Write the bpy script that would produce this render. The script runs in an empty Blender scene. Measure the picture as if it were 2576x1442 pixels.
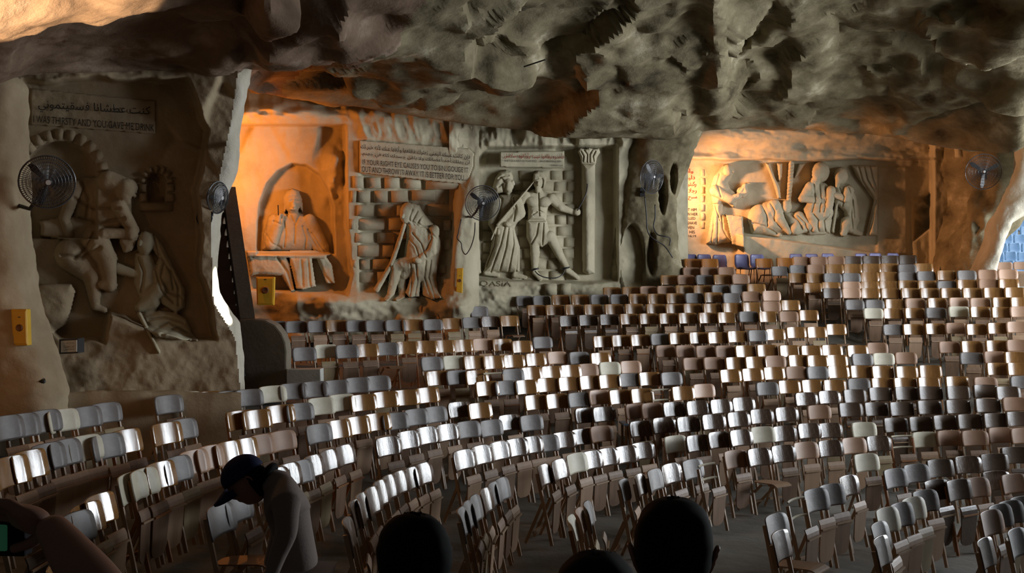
import bpy, bmesh, math, random
import numpy as np
from mathutils import Vector, Matrix, noise
from math import sin, cos, pi, radians, sqrt, atan2

random.seed(7)
SC = bpy.context.scene
COL = SC.collection
# ------------------------------------------------------------------ camera
FPX = 2600.0                       # focal length in pixels of the 2576 wide frame
W, H = 2576, 1442
HOR = 700.0                        # pixel row of the horizon
CAMZ = 3.4
TH = math.atan((721 - HOR) / FPX)  # small pitch down
camd = bpy.data.cameras.new('camera')
camd.sensor_width = 36.0
camd.lens = FPX / W * 36.0
camd.clip_start = 0.05
camd.clip_end = 300
cam = bpy.data.objects.new('camera', camd)
COL.objects.link(cam)
cam.location = (0, 0, CAMZ)
cam.rotation_euler = (pi / 2 - TH, 0, 0)
SC.camera = cam
# ------------------------------------------------------------------ world, exposure
wd = bpy.data.worlds.new('world')
SC.world = wd
wd.use_nodes = True
wd.node_tree.nodes['Background'].inputs[0].default_value = (0.62, 0.60, 0.58, 1)
wd.node_tree.nodes['Background'].inputs[1].default_value = 0.035
SC.view_settings.view_transform = 'Standard'
SC.view_settings.look = 'None'
SC.view_settings.exposure = 0.0
SC.view_settings.gamma = 1.0
SC.view_settings.use_curve_mapping = False

def P(u, v, Y):
    """the world point at depth Y on the sight line of the photograph's pixel (u, v)"""
    a = (u - W / 2) / FPX
    b = (H / 2 - v) / FPX
    dy = cos(TH) + b * sin(TH)
    dz = -sin(TH) + b * cos(TH)
    return Vector((a * Y / dy, Y, CAMZ + dz * Y / dy))

def lamp(name, kind, loc, target, energy, color, size=None, size_y=None, spot=None, blend=0.3, radius=0.1):
    d = bpy.data.lights.new(name, kind)
    d.energy = energy
    d.color = color
    if kind == 'AREA':
        d.shape = 'RECTANGLE'
        d.size = size
        d.size_y = size_y or size
    else:
        d.shadow_soft_size = radius
    if kind == 'SPOT':
        d.spot_size = radians(spot)
        d.spot_blend = blend
    o = bpy.data.objects.new(name, d)
    COL.objects.link(o)
    o.location = loc
    if target is not None:
        o.rotation_euler = (Vector(target) - Vector(loc)).to_track_quat('-Z', 'Y').to_euler()
    return o

# daylight through the cave mouth on the right-hand side, split by a rib of rock
DAY = (0.88, 0.94, 1.0)
lamp('daylight_mouth', 'AREA', (20.5, 12.8, 6.2), (0, 20.0, 2.2), 2050, DAY, 5.4, 6.0)
lamp('daylight_mouth', 'AREA', (20.5, 20.2, 4.1), (0, 18.0, 2.2), 2450, DAY, 6.4, 4.8)
# fill lamp added low outside the mouth to brighten the right-hand roof
lamp('roof_fill', 'AREA', (19.0, 22.5, 1.8), (6.0, 20.0, 7.5), 420, (1.0, 0.95, 0.82), 6.0, 3.0)
# open sky over the terrace outside
lamp('daylight_sky', 'AREA', (21.0, 31.0, 10.5), (16.5, 33.5, 4.0), 1500, DAY, 6.0, 6.0)
# orange flood lamps behind the pillar, lighting the second bay
lamp('orange_flood_lamp', 'POINT', P(583, 430, 21.7), None, 250, (1.0, 0.28, 0.035), radius=0.12)
lamp('orange_flood_lamp', 'POINT', P(606, 262, 21.2), None, 14, (1.0, 0.36, 0.05), radius=0.05)
# warm flood lamp behind the right pillar, lighting the last bay
lamp('warm_flood_lamp', 'SPOT', P(1650, 465, 28.05), P(2150, 530, 30.2), 1750, (1.0, 0.42, 0.17), spot=105, blend=1.0, radius=0.12)
# small warm lamp low on the left, outside the picture
lamp('warm_flood_lamp', 'POINT', (-6.0, 10.6, 3.0), None, 18, (1.0, 0.50, 0.22), radius=0.1)
# warm flood on the left part of the roof
lamp('warm_flood_lamp', 'SPOT', (-4.6, 5.2, 2.4), P(5, -45, 9.4), 15000, (1.0, 0.72, 0.43), spot=21, blend=0.10, radius=0.04)
# shaft of sun that falls on the foot of the pillar
lamp('sun_shaft', 'SPOT', (9.0, 4.0, 6.5), P(543, 750, 15.8), 70000, (1.0, 0.95, 0.85), spot=3.0, blend=0.1, radius=0.02).scale = (0.42, 1, 1)

# ------------------------------------------------------------------ materials
def mat(name, col, rough=0.6, spec=0.5, metal=0.0, bump=0.0, bscale=30, var=None, vscale=4.0, coat=0.0, emit=None, coords='Object', stretch=(1, 1, 1), detail=6):
    m = bpy.data.materials.new(name)
    m.use_nodes = True
    nt = m.node_tree
    b = nt.nodes['Principled BSDF']
    b.inputs['Base Color'].default_value = (*col, 1)
    b.inputs['Roughness'].default_value = rough
    b.inputs['Specular IOR Level'].default_value = spec
    b.inputs['Metallic'].default_value = metal
    b.inputs['Coat Weight'].default_value = coat
    if emit:
        b.inputs['Emission Color'].default_value = (*emit[0], 1)
        b.inputs['Emission Strength'].default_value = emit[1]
    if bump or var:
        if coords == 'World':
            tc = nt.nodes.new('ShaderNodeNewGeometry'); src = tc.outputs['Position']
        else:
            tc = nt.nodes.new('ShaderNodeTexCoord'); src = tc.outputs['Object']
        mp = nt.nodes.new('ShaderNodeMapping')
        mp.inputs['Scale'].default_value = stretch
        nt.links.new(src, mp.inputs['Vector'])
    if var:
        n = nt.nodes.new('ShaderNodeTexNoise')
        n.inputs['Scale'].default_value = vscale
        n.inputs['Detail'].default_value = detail
        n.inputs['Roughness'].default_value = 0.62
        r = nt.nodes.new('ShaderNodeValToRGB')
        cols = [col] + list(var)
        k = len(cols)
        r.color_ramp.elements[0].position = 0.30
        r.color_ramp.elements[0].color = (*cols[0], 1)
        r.color_ramp.elements[1].position = 0.70
        r.color_ramp.elements[1].color = (*cols[-1], 1)
        for i in range(1, k - 1):
            e = r.color_ramp.elements.new(0.30 + 0.40 * i / (k - 1))
            e.color = (*cols[i], 1)
        nt.links.new(mp.outputs[0], n.inputs['Vector'])
        nt.links.new(n.outputs[0], r.inputs[0])
        nt.links.new(r.outputs[0], b.inputs['Base Color'])
    if bump:
        n2 = nt.nodes.new('ShaderNodeTexNoise')
        n2.inputs['Scale'].default_value = bscale
        n2.inputs['Detail'].default_value = 8
        n2.inputs['Roughness'].default_value = 0.65
        bp = nt.nodes.new('ShaderNodeBump')
        bp.inputs['Strength'].default_value = bump
        bp.inputs['Distance'].default_value = 0.05
        nt.links.new(mp.outputs[0], n2.inputs['Vector'])
        nt.links.new(n2.outputs[0], bp.inputs['Height'])
        nt.links.new(bp.outputs[0], b.inputs['Normal'])
    return m

M = {}
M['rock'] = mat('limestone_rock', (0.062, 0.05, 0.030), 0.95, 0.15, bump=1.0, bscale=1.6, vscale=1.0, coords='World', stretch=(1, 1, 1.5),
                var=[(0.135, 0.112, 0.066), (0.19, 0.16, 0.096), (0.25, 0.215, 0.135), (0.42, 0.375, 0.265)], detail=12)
M['rock_red'] = mat('reddish_limestone_rock', (0.075, 0.05, 0.034), 0.95, 0.15, bump=1.0, bscale=1.6, vscale=0.9, coords='World', stretch=(1, 1, 1.5),
                var=[(0.16, 0.108, 0.074), (0.21, 0.145, 0.10), (0.36, 0.275, 0.21)], detail=12)
for k_ in ('rock', 'rock_red'):
    for n_ in M[k_].node_tree.nodes:
        if n_.type == 'BUMP': n_.inputs['Distance'].default_value = 0.08; n_.inputs['Strength'].default_value = 0.7
M['stone'] = mat('carved_limestone', (0.34, 0.30, 0.205), 0.95, 0.15, bump=0.35, bscale=6, vscale=1.3, coords='World',
                 var=[(0.43, 0.385, 0.27), (0.48, 0.435, 0.315)])
M['shade_stone'] = mat('shade_tinted_limestone', (0.27, 0.205, 0.13), 0.95, 0.15, bump=0.4, bscale=6, vscale=1.3, coords='World',  # brown of the dim bay's shade put into the stone colour
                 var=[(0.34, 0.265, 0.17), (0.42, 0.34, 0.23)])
M['pale_rock'] = mat('pale_limestone', (0.36, 0.32, 0.24), 0.95, 0.15, bump=0.8, bscale=4, vscale=1.2, coords='World',
                     var=[(0.52, 0.48, 0.39), (0.60, 0.57, 0.49)])
M['floor'] = mat('dusty_concrete', (0.09, 0.085, 0.075), 0.9, 0.3, bump=0.3, bscale=5, vscale=1.0, coords='World',
                 var=[(0.15, 0.14, 0.12), (0.20, 0.185, 0.16)])
# chair finishes
FIN = {
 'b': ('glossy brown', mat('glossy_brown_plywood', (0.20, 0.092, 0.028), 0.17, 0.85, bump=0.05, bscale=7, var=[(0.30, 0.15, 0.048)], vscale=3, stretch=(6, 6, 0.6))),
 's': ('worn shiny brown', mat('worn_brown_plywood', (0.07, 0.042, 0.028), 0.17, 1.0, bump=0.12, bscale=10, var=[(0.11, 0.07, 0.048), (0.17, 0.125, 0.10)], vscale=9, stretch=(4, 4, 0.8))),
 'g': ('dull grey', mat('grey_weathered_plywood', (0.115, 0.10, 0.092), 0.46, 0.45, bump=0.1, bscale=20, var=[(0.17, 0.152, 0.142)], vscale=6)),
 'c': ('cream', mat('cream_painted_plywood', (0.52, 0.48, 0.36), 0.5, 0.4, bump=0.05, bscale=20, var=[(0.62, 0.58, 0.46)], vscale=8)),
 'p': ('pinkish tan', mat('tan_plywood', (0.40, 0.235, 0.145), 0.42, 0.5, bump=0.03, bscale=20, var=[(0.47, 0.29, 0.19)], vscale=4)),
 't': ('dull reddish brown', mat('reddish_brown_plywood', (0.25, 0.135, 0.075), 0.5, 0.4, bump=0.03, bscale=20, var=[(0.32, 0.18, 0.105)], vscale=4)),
 'd': ('shaded dark brown', mat('dark_shaded_plywood', (0.06, 0.036, 0.022), 0.3, 0.6, bump=0.08, bscale=14, var=[(0.10, 0.062, 0.038)], vscale=5)),  # dark wood, with blocked daylight on the right-hand rows put into its colour
 'o': ('shiny orange brown', mat('orange_brown_plywood', (0.30, 0.10, 0.02), 0.2, 0.75, var=[(0.38, 0.15, 0.03)], vscale=3, stretch=(6, 6, 0.6))),
}
SEATM = [mat('seat_plywood', (0.15, 0.088, 0.05), 0.55, 0.35, var=[(0.22, 0.132, 0.078)], vscale=3, stretch=(5, 5, 0.8)),
         mat('seat_plywood_tan', (0.29, 0.18, 0.105), 0.55, 0.35, var=[(0.36, 0.23, 0.14)], vscale=3, stretch=(5, 5, 0.8)),
         mat('seat_plywood_olive', (0.24, 0.18, 0.095), 0.55, 0.35, var=[(0.31, 0.235, 0.13)], vscale=3, stretch=(5, 5, 0.8))]
M['legwood'] = mat('leg_beech', (0.28, 0.18, 0.10), 0.45, 0.5, var=[(0.36, 0.245, 0.15)], vscale=4)
M['legwood2'] = mat('leg_orange_wood', (0.26, 0.10, 0.03), 0.4, 0.5, var=[(0.34, 0.15, 0.05)], vscale=4)

# ------------------------------------------------------------------ object helpers
def link(name, me, material=None, parent=None):
    o = bpy.data.objects.new(name, me)
    COL.objects.link(o)
    if material is not None:
        if isinstance(material, (list, tuple)):
            for m_ in material:
                me.materials.append(m_)
        else:
            me.materials.append(material)
    if parent is not None:
        o.parent = parent
        if parent.name in WORLD:                 # its parts are modelled in world coordinates
            o.matrix_parent_inverse = Matrix.Translation(-parent.location)
    return o

WORLD = set()
def wempty(name, loc):
    o = empty(name, loc)
    WORLD.add(o.name)
    return o

def mesh(name, verts, faces, smooth=False):
    me = bpy.data.meshes.new(name)
    me.from_pydata([tuple(v) for v in verts], [], [tuple(f) for f in faces])
    if smooth:
        me.polygons.foreach_set('use_smooth', [True] * len(me.polygons))
    me.update()
    return me

def tag(o, label=None, cat=None, group=None, kind=None):
    if label: o['label'] = label
    if cat: o['category'] = cat
    if group: o['group'] = group
    if kind: o['kind'] = kind
    return o

def empty(name, loc, rz=0.0):
    o = bpy.data.objects.new(name, None)
    COL.objects.link(o)
    o.empty_display_size = 0.2
    o.location = loc
    o.rotation_euler = (0, 0, rz)
    return o

def bar_vf(p0, p1, w, d, side=(1, 0, 0), V=None, F=None):
    """a square bar from p0 to p1, w wide along side and d deep"""
    V = [] if V is None else V
    F = [] if F is None else F
    p0, p1 = Vector(p0), Vector(p1)
    ax = (p1 - p0).normalized()
    s = Vector(side)
    s = (s - ax * s.dot(ax)).normalized()
    t = ax.cross(s)
    n = len(V)
    for p in (p0, p1):
        for a, b in ((-1, -1), (1, -1), (1, 1), (-1, 1)):
            V.append(p + s * a * w / 2 + t * b * d / 2)
    F += [(n, n + 3, n + 2, n + 1), (n + 4, n + 5, n + 6, n + 7)]
    for i in range(4):
        j = (i + 1) % 4
        F.append((n + i, n + j, n + 4 + j, n + 4 + i))
    return V, F

def box_vf(c, s, V=None, F=None):
    V = [] if V is None else V
    F = [] if F is None else F
    n = len(V)
    for z in (-1, 1):
        for a, b in ((-1, -1), (1, -1), (1, 1), (-1, 1)):
            V.append(Vector((c[0] + a * s[0] / 2, c[1] + b * s[1] / 2, c[2] + z * s[2] / 2)))
    F += [(n, n + 3, n + 2, n + 1), (n + 4, n + 5, n + 6, n + 7)]
    for i in range(4):
        j = (i + 1) % 4
        F.append((n + i, n + j, n + 4 + j, n + 4 + i))
    return V, F

def tube_vf(pts, r, seg=6, V=None, F=None, closed=False):
    V = [] if V is None else V
    F = [] if F is None else F
    pts = [Vector(p) for p in pts]
    n = len(pts)
    rs = r if isinstance(r, (list, tuple)) else [r] * n
    base = len(V)
    up = Vector((0.13, 0.21, 0.97))
    for i, p in enumerate(pts):
        if closed:
            t = pts[(i + 1) % n] - pts[(i - 1) % n]
        else:
            t = pts[min(i + 1, n - 1)] - pts[max(i - 1, 0)]
        t.normalize()
        a = t.cross(up)
        if a.length < 0.05:
            a = t.cross(Vector((1, 0, 0)))
        a.normalize()
        b = t.cross(a)
        for k in range(seg):
            an = 2 * pi * k / seg
            V.append(p + (a * cos(an) + b * sin(an)) * rs[i])
    m = n if closed else n - 1
    for i in range(m):
        i2 = (i + 1) % n
        for k in range(seg):
            k2 = (k + 1) % seg
            F.append((base + i * seg + k, base + i * seg + k2, base + i2 * seg + k2, base + i2 * seg + k))
    if not closed:
        F.append(tuple(base + k for k in reversed(range(seg))))
        F.append(tuple(base + (n - 1) * seg + k for k in range(seg)))
    return V, F

ORD = ['', 'first', 'second', 'third', 'fourth', 'fifth', 'sixth', 'seventh', 'eighth', 'ninth', 'tenth', 'eleventh', 'twelfth',
       'thirteenth', 'fourteenth', 'fifteenth', 'sixteenth', 'seventeenth', 'eighteenth', 'nineteenth', 'twentieth']
def ordinal(n):
    if n <= 20: return ORD[n]
    t = ['', '', 'twenty', 'thirty', 'forty', 'fifty'][n // 10]
    if n % 10 == 0: return t[:-1] + 'ieth'
    return t + '-' + ORD[n % 10]
# ------------------------------------------------------------------ the ground: a bowl sloping down to the right
# (pixel of a chair's top edge, its size in pixels per metre) measured on the photograph
GP = [(2250,780,109),(2100,690,103),(1400,760,108),(750,812,125),(790,866,142),(790,960,168),(735,1013,187),(50,1045,245),
      (450,1000,190),(40,1150,305),(310,1195,305),(630,1098,239),(190,1280,319),(945,1100,201),(1100,1068,179),(1345,1172,223),
      (1440,1080,165),(1550,1124,180),(1665,1170,212),(1885,1133,185),(2175,1098,160),(1765,1043,162),(1945,1025,153),(2220,1050,147),
      (2400,1045,150),(2400,1148,178),(893,1248,303),(1042,1170,222),(2210,1283,262),(2274,1258,238),(1160,1268,282),
      (1750,690,101),(2500,690,105),(1950,870,124),(1500,870,124),(1200,940,150),(2400,890,124),(1750,652,97),(2300,645,97),(1700,960,143),
      (1950,1330,285),(2500,1300,265),
      (5,1047,262),(150,1032,232),(260,1014,211),(575,984,178),(15,1151,315),(154,1108,272),(307,1083,248),(405,1065,220),(590,1035,197),
      (181,1293,330),(239,1247,305),(392,1165,278),(460,1138,258),(565,1113,243),(843,1058,191),(690,1180,255),(747,1161,240),(805,1138,219),
      (967,1199,262),(1145,1133,210),(1315,1100,190),(1250,1207,232),(1465,1137,190),(1600,1113,177)]
CH = 0.86                                     # chair height
_pts = []
for (u, v, s) in GP:
    p = P(u, v, FPX / s)
    _pts.append((p.x, p.y, p.z - CH))
_pts += [(-3, 4.5, 0.72), (0.0, 4.0, 0.72), (3.0, 4.5, 0.6), (9, 8, 0.1), (13, 14, 0.1), (14, 20, 1.2), (-8, 8, 1.2), (-9, 13, 1.3), (-9, 22, 1.8), (0, 30, 2.9), (14, 30, 2.9)]
_pts = np.array(_pts)
_n = len(_pts)
def _phi(r2):
    return 0.5 * r2 * np.log(r2 + 1e-9)
_d2 = ((_pts[:, None, :2] - _pts[None, :, :2]) ** 2).sum(-1)
_A = np.zeros((_n + 3, _n + 3))
_A[:_n, :_n] = _phi(_d2) + np.eye(_n) * 1.0
_A[:_n, _n] = 1; _A[:_n, _n + 1:] = _pts[:, :2]
_A[_n, :_n] = 1; _A[_n + 1:, :_n] = _pts[:, :2].T
_w = np.linalg.solve(_A, np.concatenate([_pts[:, 2], np.zeros(3)]))
def G(x, y):
    d2 = (x - _pts[:, 0]) ** 2 + (y - _pts[:, 1]) ** 2
    return float((_phi(d2) * _w[:_n]).sum() + _w[_n] + _w[_n + 1] * x + _w[_n + 2] * y)

def on_ground(u, v, h, y0=4.0, y1=32.0):
    """where the sight line of pixel (u, v) is h above the ground"""
    p = P(u, v, 1.0); c = Vector((0, 0, CAMZ)); d = p - c
    f = lambda y: c.z + d.z / d.y * y - G(d.x / d.y * y, y) - h
    a, b = y0, y0
    fa = f(a)
    while b < y1:
        b += 0.25
        fb = f(b)
        if fa > 0 >= fb:
            for _ in range(24):
                m_ = 0.5 * (a + b)
                if f(m_) > 0: a = m_
                else: b = m_
            return P(u, v, a)
        a, fa = b, fb
    return P(u, v, y1)
# ------------------------------------------------------------------ floor
def grid_mesh(name, pts, nu, nv, smooth=True):
    F = []
    for j in range(nv - 1):
        for i in range(nu - 1):
            a = j * nu + i
            F.append((a, a + 1, a + nu + 1, a + nu))
    return mesh(name, pts, F, smooth)
def make_floor():
    xs = np.linspace(-13, 18, 104); ys = np.linspace(0.5, 33, 110)
    X, Y = np.meshgrid(xs, ys)
    Z = np.zeros_like(X)
    d2 = (X[..., None] - _pts[:, 0]) ** 2 + (Y[..., None] - _pts[:, 1]) ** 2
    Z = (_phi(d2) * _w[:_n]).sum(-1) + _w[_n] + _w[_n + 1] * X + _w[_n + 2] * Y
    pts = [(x, y, z - 0.012 + 0.02 * (noise.noise(Vector((x * 1.3, y * 1.3, 0))) - 0.3)) for x, y, z in zip(X.ravel(), Y.ravel(), Z.ravel())]
    return tag(link('floor', grid_mesh('floor', pts, len(xs), len(ys)), M['floor']), kind='structure')
make_floor()
# ------------------------------------------------------------------ noise on arrays
def _hash(ix, iy, iz, seed):
    h = (ix * 374761393 + iy * 668265263 + iz * 2147483647 + seed * 974711) & 0xFFFFFFFF
    h = ((h ^ (h >> 13)) * 1274126177) & 0xFFFFFFFF
    h = (h ^ (h >> 16)) & 0xFFFFFFFF
    return h / 4294967295.0
def vnoise(x, y, z, seed=0):
    x, y, z = np.broadcast_arrays(np.asarray(x, float), np.asarray(y, float), np.asarray(z, float))
    ix, iy, iz = np.floor(x).astype(np.int64), np.floor(y).astype(np.int64), np.floor(z).astype(np.int64)
    fx, fy, fz = x - ix, y - iy, z - iz
    fx, fy, fz = [f * f * f * (f * (f * 6 - 15) + 10) for f in (fx, fy, fz)]
    out = 0
    for a in (0, 1):
        for b in (0, 1):
            for c in (0, 1):
                w = (fx if a else 1 - fx) * (fy if b else 1 - fy) * (fz if c else 1 - fz)
                out = out + w * _hash(ix + a, iy + b, iz + c, seed)
    return out * 2 - 1
def fbm(x, y, z, oct=5, seed=0, gain=0.5):
    s, a = 0, 1.0
    for o in range(oct):
        s = s + a * vnoise(x, y, z, seed + o * 17)
        x, y, z = x * 2.03 + 3.1, y * 2.03 + 1.7, z * 2.03 + 9.2
        a *= gain
    return s
def ridged(x, y, z, oct=4, seed=0):
    s, a = 0, 1.0
    for o in range(oct):
        s = s + a * (1 - 2 * np.abs(vnoise(x, y, z, seed + o * 31)))
        x, y, z = x * 2.07 + 5.1, y * 2.07 + 2.7, z * 2.07 + 4.2
        a *= 0.5
    return s
def facets(x, y, z, seed=0, sharp=22.0):
    """blocky broken-rock relief: each cell of a jittered lattice is a tilted flat facet"""
    ix, iy, iz = np.floor(x).astype(np.int64), np.floor(y).astype(np.int64), np.floor(z).astype(np.int64)
    num = np.zeros(x.shape); den = np.zeros(x.shape) + 1e-12
    for a in (-1, 0, 1):
        for b in (-1, 0, 1):
            for c in (-1, 0, 1):
                cx, cy, cz = ix + a, iy + b, iz + c
                px = cx + _hash(cx, cy, cz, seed); py = cy + _hash(cx, cy, cz, seed + 1); pz = cz + _hash(cx, cy, cz, seed + 2)
                d = (x - px) ** 2 + (y - py) ** 2 + (z - pz) ** 2
                h = _hash(cx, cy, cz, seed + 3)
                g1 = _hash(cx, cy, cz, seed + 4) - 0.5; g2 = _hash(cx, cy, cz, seed + 5) - 0.5; g3 = _hash(cx, cy, cz, seed + 6) - 0.5
                v = h + 0.9 * (g1 * (x - px) + g2 * (y - py) + g3 * (z - pz))
                w = np.exp(-sharp * d)
                num += w * v; den += w
    return num / den
def sstep(x, a, b):
    t = np.clip((x - a) / (b - a + 1e-12), 0, 1)
    return t * t * (3 - 2 * t)

def PA(u, v, Y):
    """P() on arrays"""
    a = (u - W / 2) / FPX; b = (H / 2 - v) / FPX
    dy = cos(TH) + b * sin(TH); dz = -sin(TH) + b * cos(TH)
    return np.stack([a * Y / dy, Y + 0 * u, CAMZ + dz * Y / dy], -1)

class Plane:
    """an upright plane through two points of the plan: (u, depth) left and right"""
    def __init__(s, u0, y0, u1, y1):
        a, b = P(u0, HOR, y0), P(u1, HOR, y1)
        s.o = np.array([a.x, a.y, 0]); d = np.array([b.x - a.x, b.y - a.y, 0.0]); s.d = d / np.linalg.norm(d)
        s.n = np.array([s.d[1], -s.d[0], 0.0])          # towards the hall
    def at(s, u, v, h=0.0):
        """the points where sight lines meet the plane, h metres proud of it"""
        u, v = np.broadcast_arrays(np.asarray(u, float), np.asarray(v, float))
        r = PA(u, v, 1.0) - np.array([0, 0, CAMZ])
        t = (s.o @ s.n + np.asarray(h)) / (r @ s.n)
        return r * t[..., None] + np.array([0, 0, CAMZ])
    def m(s, u, v):
        """metres per pixel there"""
        p = s.at(np.array([u - 1., u + 1.]), np.array([v, v]))
        return float(np.linalg.norm(p[1] - p[0]) / 2)

def grid_obj(name, pts, material, kind='structure', smooth=True, keep=None, parent=None):
    """an object from an array of points (rows, columns, 3); keep: faces to keep"""
    nv, nu, _ = pts.shape
    idx = np.arange(nv * nu).reshape(nv, nu)
    f = np.stack([idx[:-1, :-1], idx[1:, :-1], idx[1:, 1:], idx[:-1, 1:]], -1)
    if keep is not None:
        f = f[keep]
    f = f.reshape(-1, 4)
    used = np.unique(f)
    remap = np.full(nv * nu, -1); remap[used] = np.arange(len(used))
    P_ = pts.reshape(-1, 3)[used]
    f = remap[f]
    me = bpy.data.meshes.new(name)
    me.vertices.add(len(P_)); me.vertices.foreach_set('co', P_.astype(np.float32).ravel())
    me.loops.add(len(f) * 4); me.loops.foreach_set('vertex_index', f.astype(np.int32).ravel())
    me.polygons.add(len(f)); me.polygons.foreach_set('loop_start', np.arange(0, len(f) * 4, 4, dtype=np.int32))
    me.update(calc_edges=True)
    me.polygons.foreach_set('use_smooth', [smooth] * len(f))
    me.validate()
    o = link(name, me, material, parent)
    if kind: o['kind'] = kind
    return o

def inpoly(U, V_, poly):
    c = np.zeros(U.shape, bool)
    n = len(poly)
    for i in range(n):
        (x0, y0), (x1, y1) = poly[i], poly[(i + 1) % n]
        if y0 == y1: continue
        m_ = ((y0 > V_) != (y1 > V_)) & (U < (x1 - x0) * (V_ - y0) / (y1 - y0) + x0)
        c ^= m_
    return c
def segdist(U, V_, x0, y0, x1, y1):
    dx, dy = x1 - x0, y1 - y0
    L = dx * dx + dy * dy + 1e-9
    t = np.clip(((U - x0) * dx + (V_ - y0) * dy) / L, 0, 1)
    return np.hypot(U - x0 - t * dx, V_ - y0 - t * dy), t
def pdist(U, V_, poly, closed=True):
    d = np.full(U.shape, 1e9)
    n = len(poly)
    for i in range(n if closed else n - 1):
        (x0, y0), (x1, y1) = poly[i], poly[(i + 1) % n]
        d = np.minimum(d, segdist(U, V_, x0, y0, x1, y1)[0])
    return d
def sdpoly(U, V_, poly):
    """distance to the outline, positive inside"""
    d = pdist(U, V_, poly)
    return np.where(inpoly(U, V_, poly), d, -d)

# ------------------------------------------------------------------ the roof of the cave
RU = np.array([-900, -400, 0, 60, 300, 560, 600, 650, 900, 1200, 1500, 1700, 1760, 1900, 2200, 2420, 2576, 2800, 3600.])
LIPV = np.array([300, 270, 215, 185, 180, 195, 215, 235, 268, 318, 345, 352, 330, 318, 338, 380, 390, 60, 20.])
LIPY = np.array([8.5, 10.5, 12.4, 13.2, 14.3, 15.6, 16.6, 20.5, 21.8, 23.3, 24.6, 25.2, 26.6, 27.8, 27.8, 26.0, 24.0, 23., 22.5])
V1Y = np.array([7.5, 9.3, 11.2, 11.8, 12.9, 13.8, 14.4, 15.4, 17.2, 19.0, 20.6, 21.2, 22.0, 23.4, 24.2, 23.2, 21.8, 21, 20.])
V0Y = np.array([6.5, 8.0, 9.6, 10.0, 10.8, 11.6, 11.9, 12.4, 13.8, 15.4, 17.0, 17.8, 18.6, 19.6, 20.2, 19.6, 18.8, 18, 17.])
VMY = np.array([5.0, 6.0, 7.0, 7.2, 7.6, 8.0, 8.2, 8.4, 9.2, 10.2, 11.2, 11.8, 12.2, 12.8, 13.2, 13, 12.5, 12, 11.])
VTY = V0Y * 0 + 4.0
def roof():
    us = np.linspace(-900, 3600, 420)
    ts = np.linspace(-0.12, 1.0, 190)
    lv, ly, y1, y0, ym, yt = [np.interp(us, RU, a) for a in (LIPV, LIPY, V1Y, V0Y, VMY, VTY)]
    k = np.ones(9) / 9
    sm = lambda a: np.convolve(np.pad(a, 4, mode='edge'), k, 'valid')
    lv, ly, y1, y0, ym, yt = map(sm, (lv, ly, y1, y0, ym, yt))
    v1 = lv * 0.52
    U = np.repeat(us[None], len(ts), 0)
    V_ = np.zeros_like(U); Y_ = np.zeros_like(U)
    tk = np.array([-0.12, 0.0, 0.25, 0.5, 0.75, 1.0])
    for i in range(len(us)):
        V_[:, i] = np.interp(ts, tk, [lv[i] - 60, lv[i], v1[i], 0, -420, -1300])
        Y_[:, i] = np.interp(ts, tk, [ly[i] + 2.2, ly[i], y1[i], y0[i], ym[i], yt[i]])
    for _ in range(3):
        Y_[4:-4] = (Y_[3:-5] + Y_[4:-4] * 2 + Y_[5:-3]) / 4
    # a rib of rock that comes down to the right pillar, and ledges beside it
    rib = np.exp(-((U - 1800 - 0.05 * V_) / 34) ** 2) * sstep(V_, -260, 40) * 1.0
    Y_ -= rib
    Y_ += 0.35 * (sstep(U, 1490, 1610) - sstep(U, 1690, 1780)) * sstep(V_, 260, 60)
    Y_ -= 0.5 * np.exp(-((U - 1350) / 45) ** 2 - ((V_ - 170) / 60) ** 2)
    # the long ledge over the second bay
    edge = 150 + 0.16 * np.abs(U - 930) * (U < 930) + 0.12 * (U - 930) * (U >= 930)
    Y_ -= 0.9 * sstep(V_, edge + 12, edge - 30) * sstep(U, 600, 680) * sstep(U, 1300, 1180)
    # slabs of the right-hand roof: outline, forward offset and tilt across and up
    for (poly, off, gu, gv) in (
            ([(1880, 140), (1944, 65), (1998, 22), (2084, 14), (2090, 138), (2068, 165)], 0.35, -0.0045, 0.0),
            ([(2096, 18), (2210, 0), (2300, 20), (2322, 88), (2210, 150), (2092, 150)], -0.15, 0.0030, 0.002),
            ([(2330, 34), (2700, 30), (2700, 135), (2380, 128), (2350, 105)], 0.35, -0.0015, -0.003),
            ([(1895, 165), (2100, 170), (2168, 205), (2160, 250), (1960, 262), (1885, 235)], 0.45, -0.0035, 0.004),
            ([(2180, 165), (2350, 175), (2362, 212), (2270, 205), (2190, 190)], 0.40, -0.003, 0.0),
            ([(1765, 190), (1880, 170), (1890, 260), (1800, 300), (1765, 280)], 0.5, -0.006, 0.0),
            ([(1580, -260), (1700, -260), (1690, 95), (1620, 115), (1580, 90)], -0.25, 0.001, 0.0),
            ([(640, 70), (760, 40), (920, 0), (900, 60), (760, 130), (680, 110)], 0.22, -0.002, 0.0),
            ([(1210, 120), (1290, 105), (1350, 150), (1380, 215), (1330, 230), (1240, 170)], 0.35, -0.004, 0.0)):
        cu = sum(q[0] for q in poly) / len(poly); cv = sum(q[1] for q in poly) / len(poly)
        w8 = sstep(sdpoly(U + 7 * fbm(U / 40, V_ / 40, U * 0, 3, 71), V_ + 7 * fbm(U / 40, V_ / 40, U * 0 + 5, 3, 72), poly), -22, 20)
        Y_ -= w8 * (off + gu * (U - cu) + gv * (V_ - cv))
    p = PA(U, V_, Y_)
    X, Yw, Z = p[..., 0], p[..., 1], p[..., 2]
    amp = 0.35 + 0.65 * sstep(U, 500, 900)
    fc = facets(X * 0.40 + 0.12 * fbm(X, Yw, Z, 2, 5), Yw * 0.30, Z * 0.60, 3, 40) - 0.5
    fc2 = facets(X * 1.15, Yw * 0.9 + 7, Z * 1.6, 13) - 0.5
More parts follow.
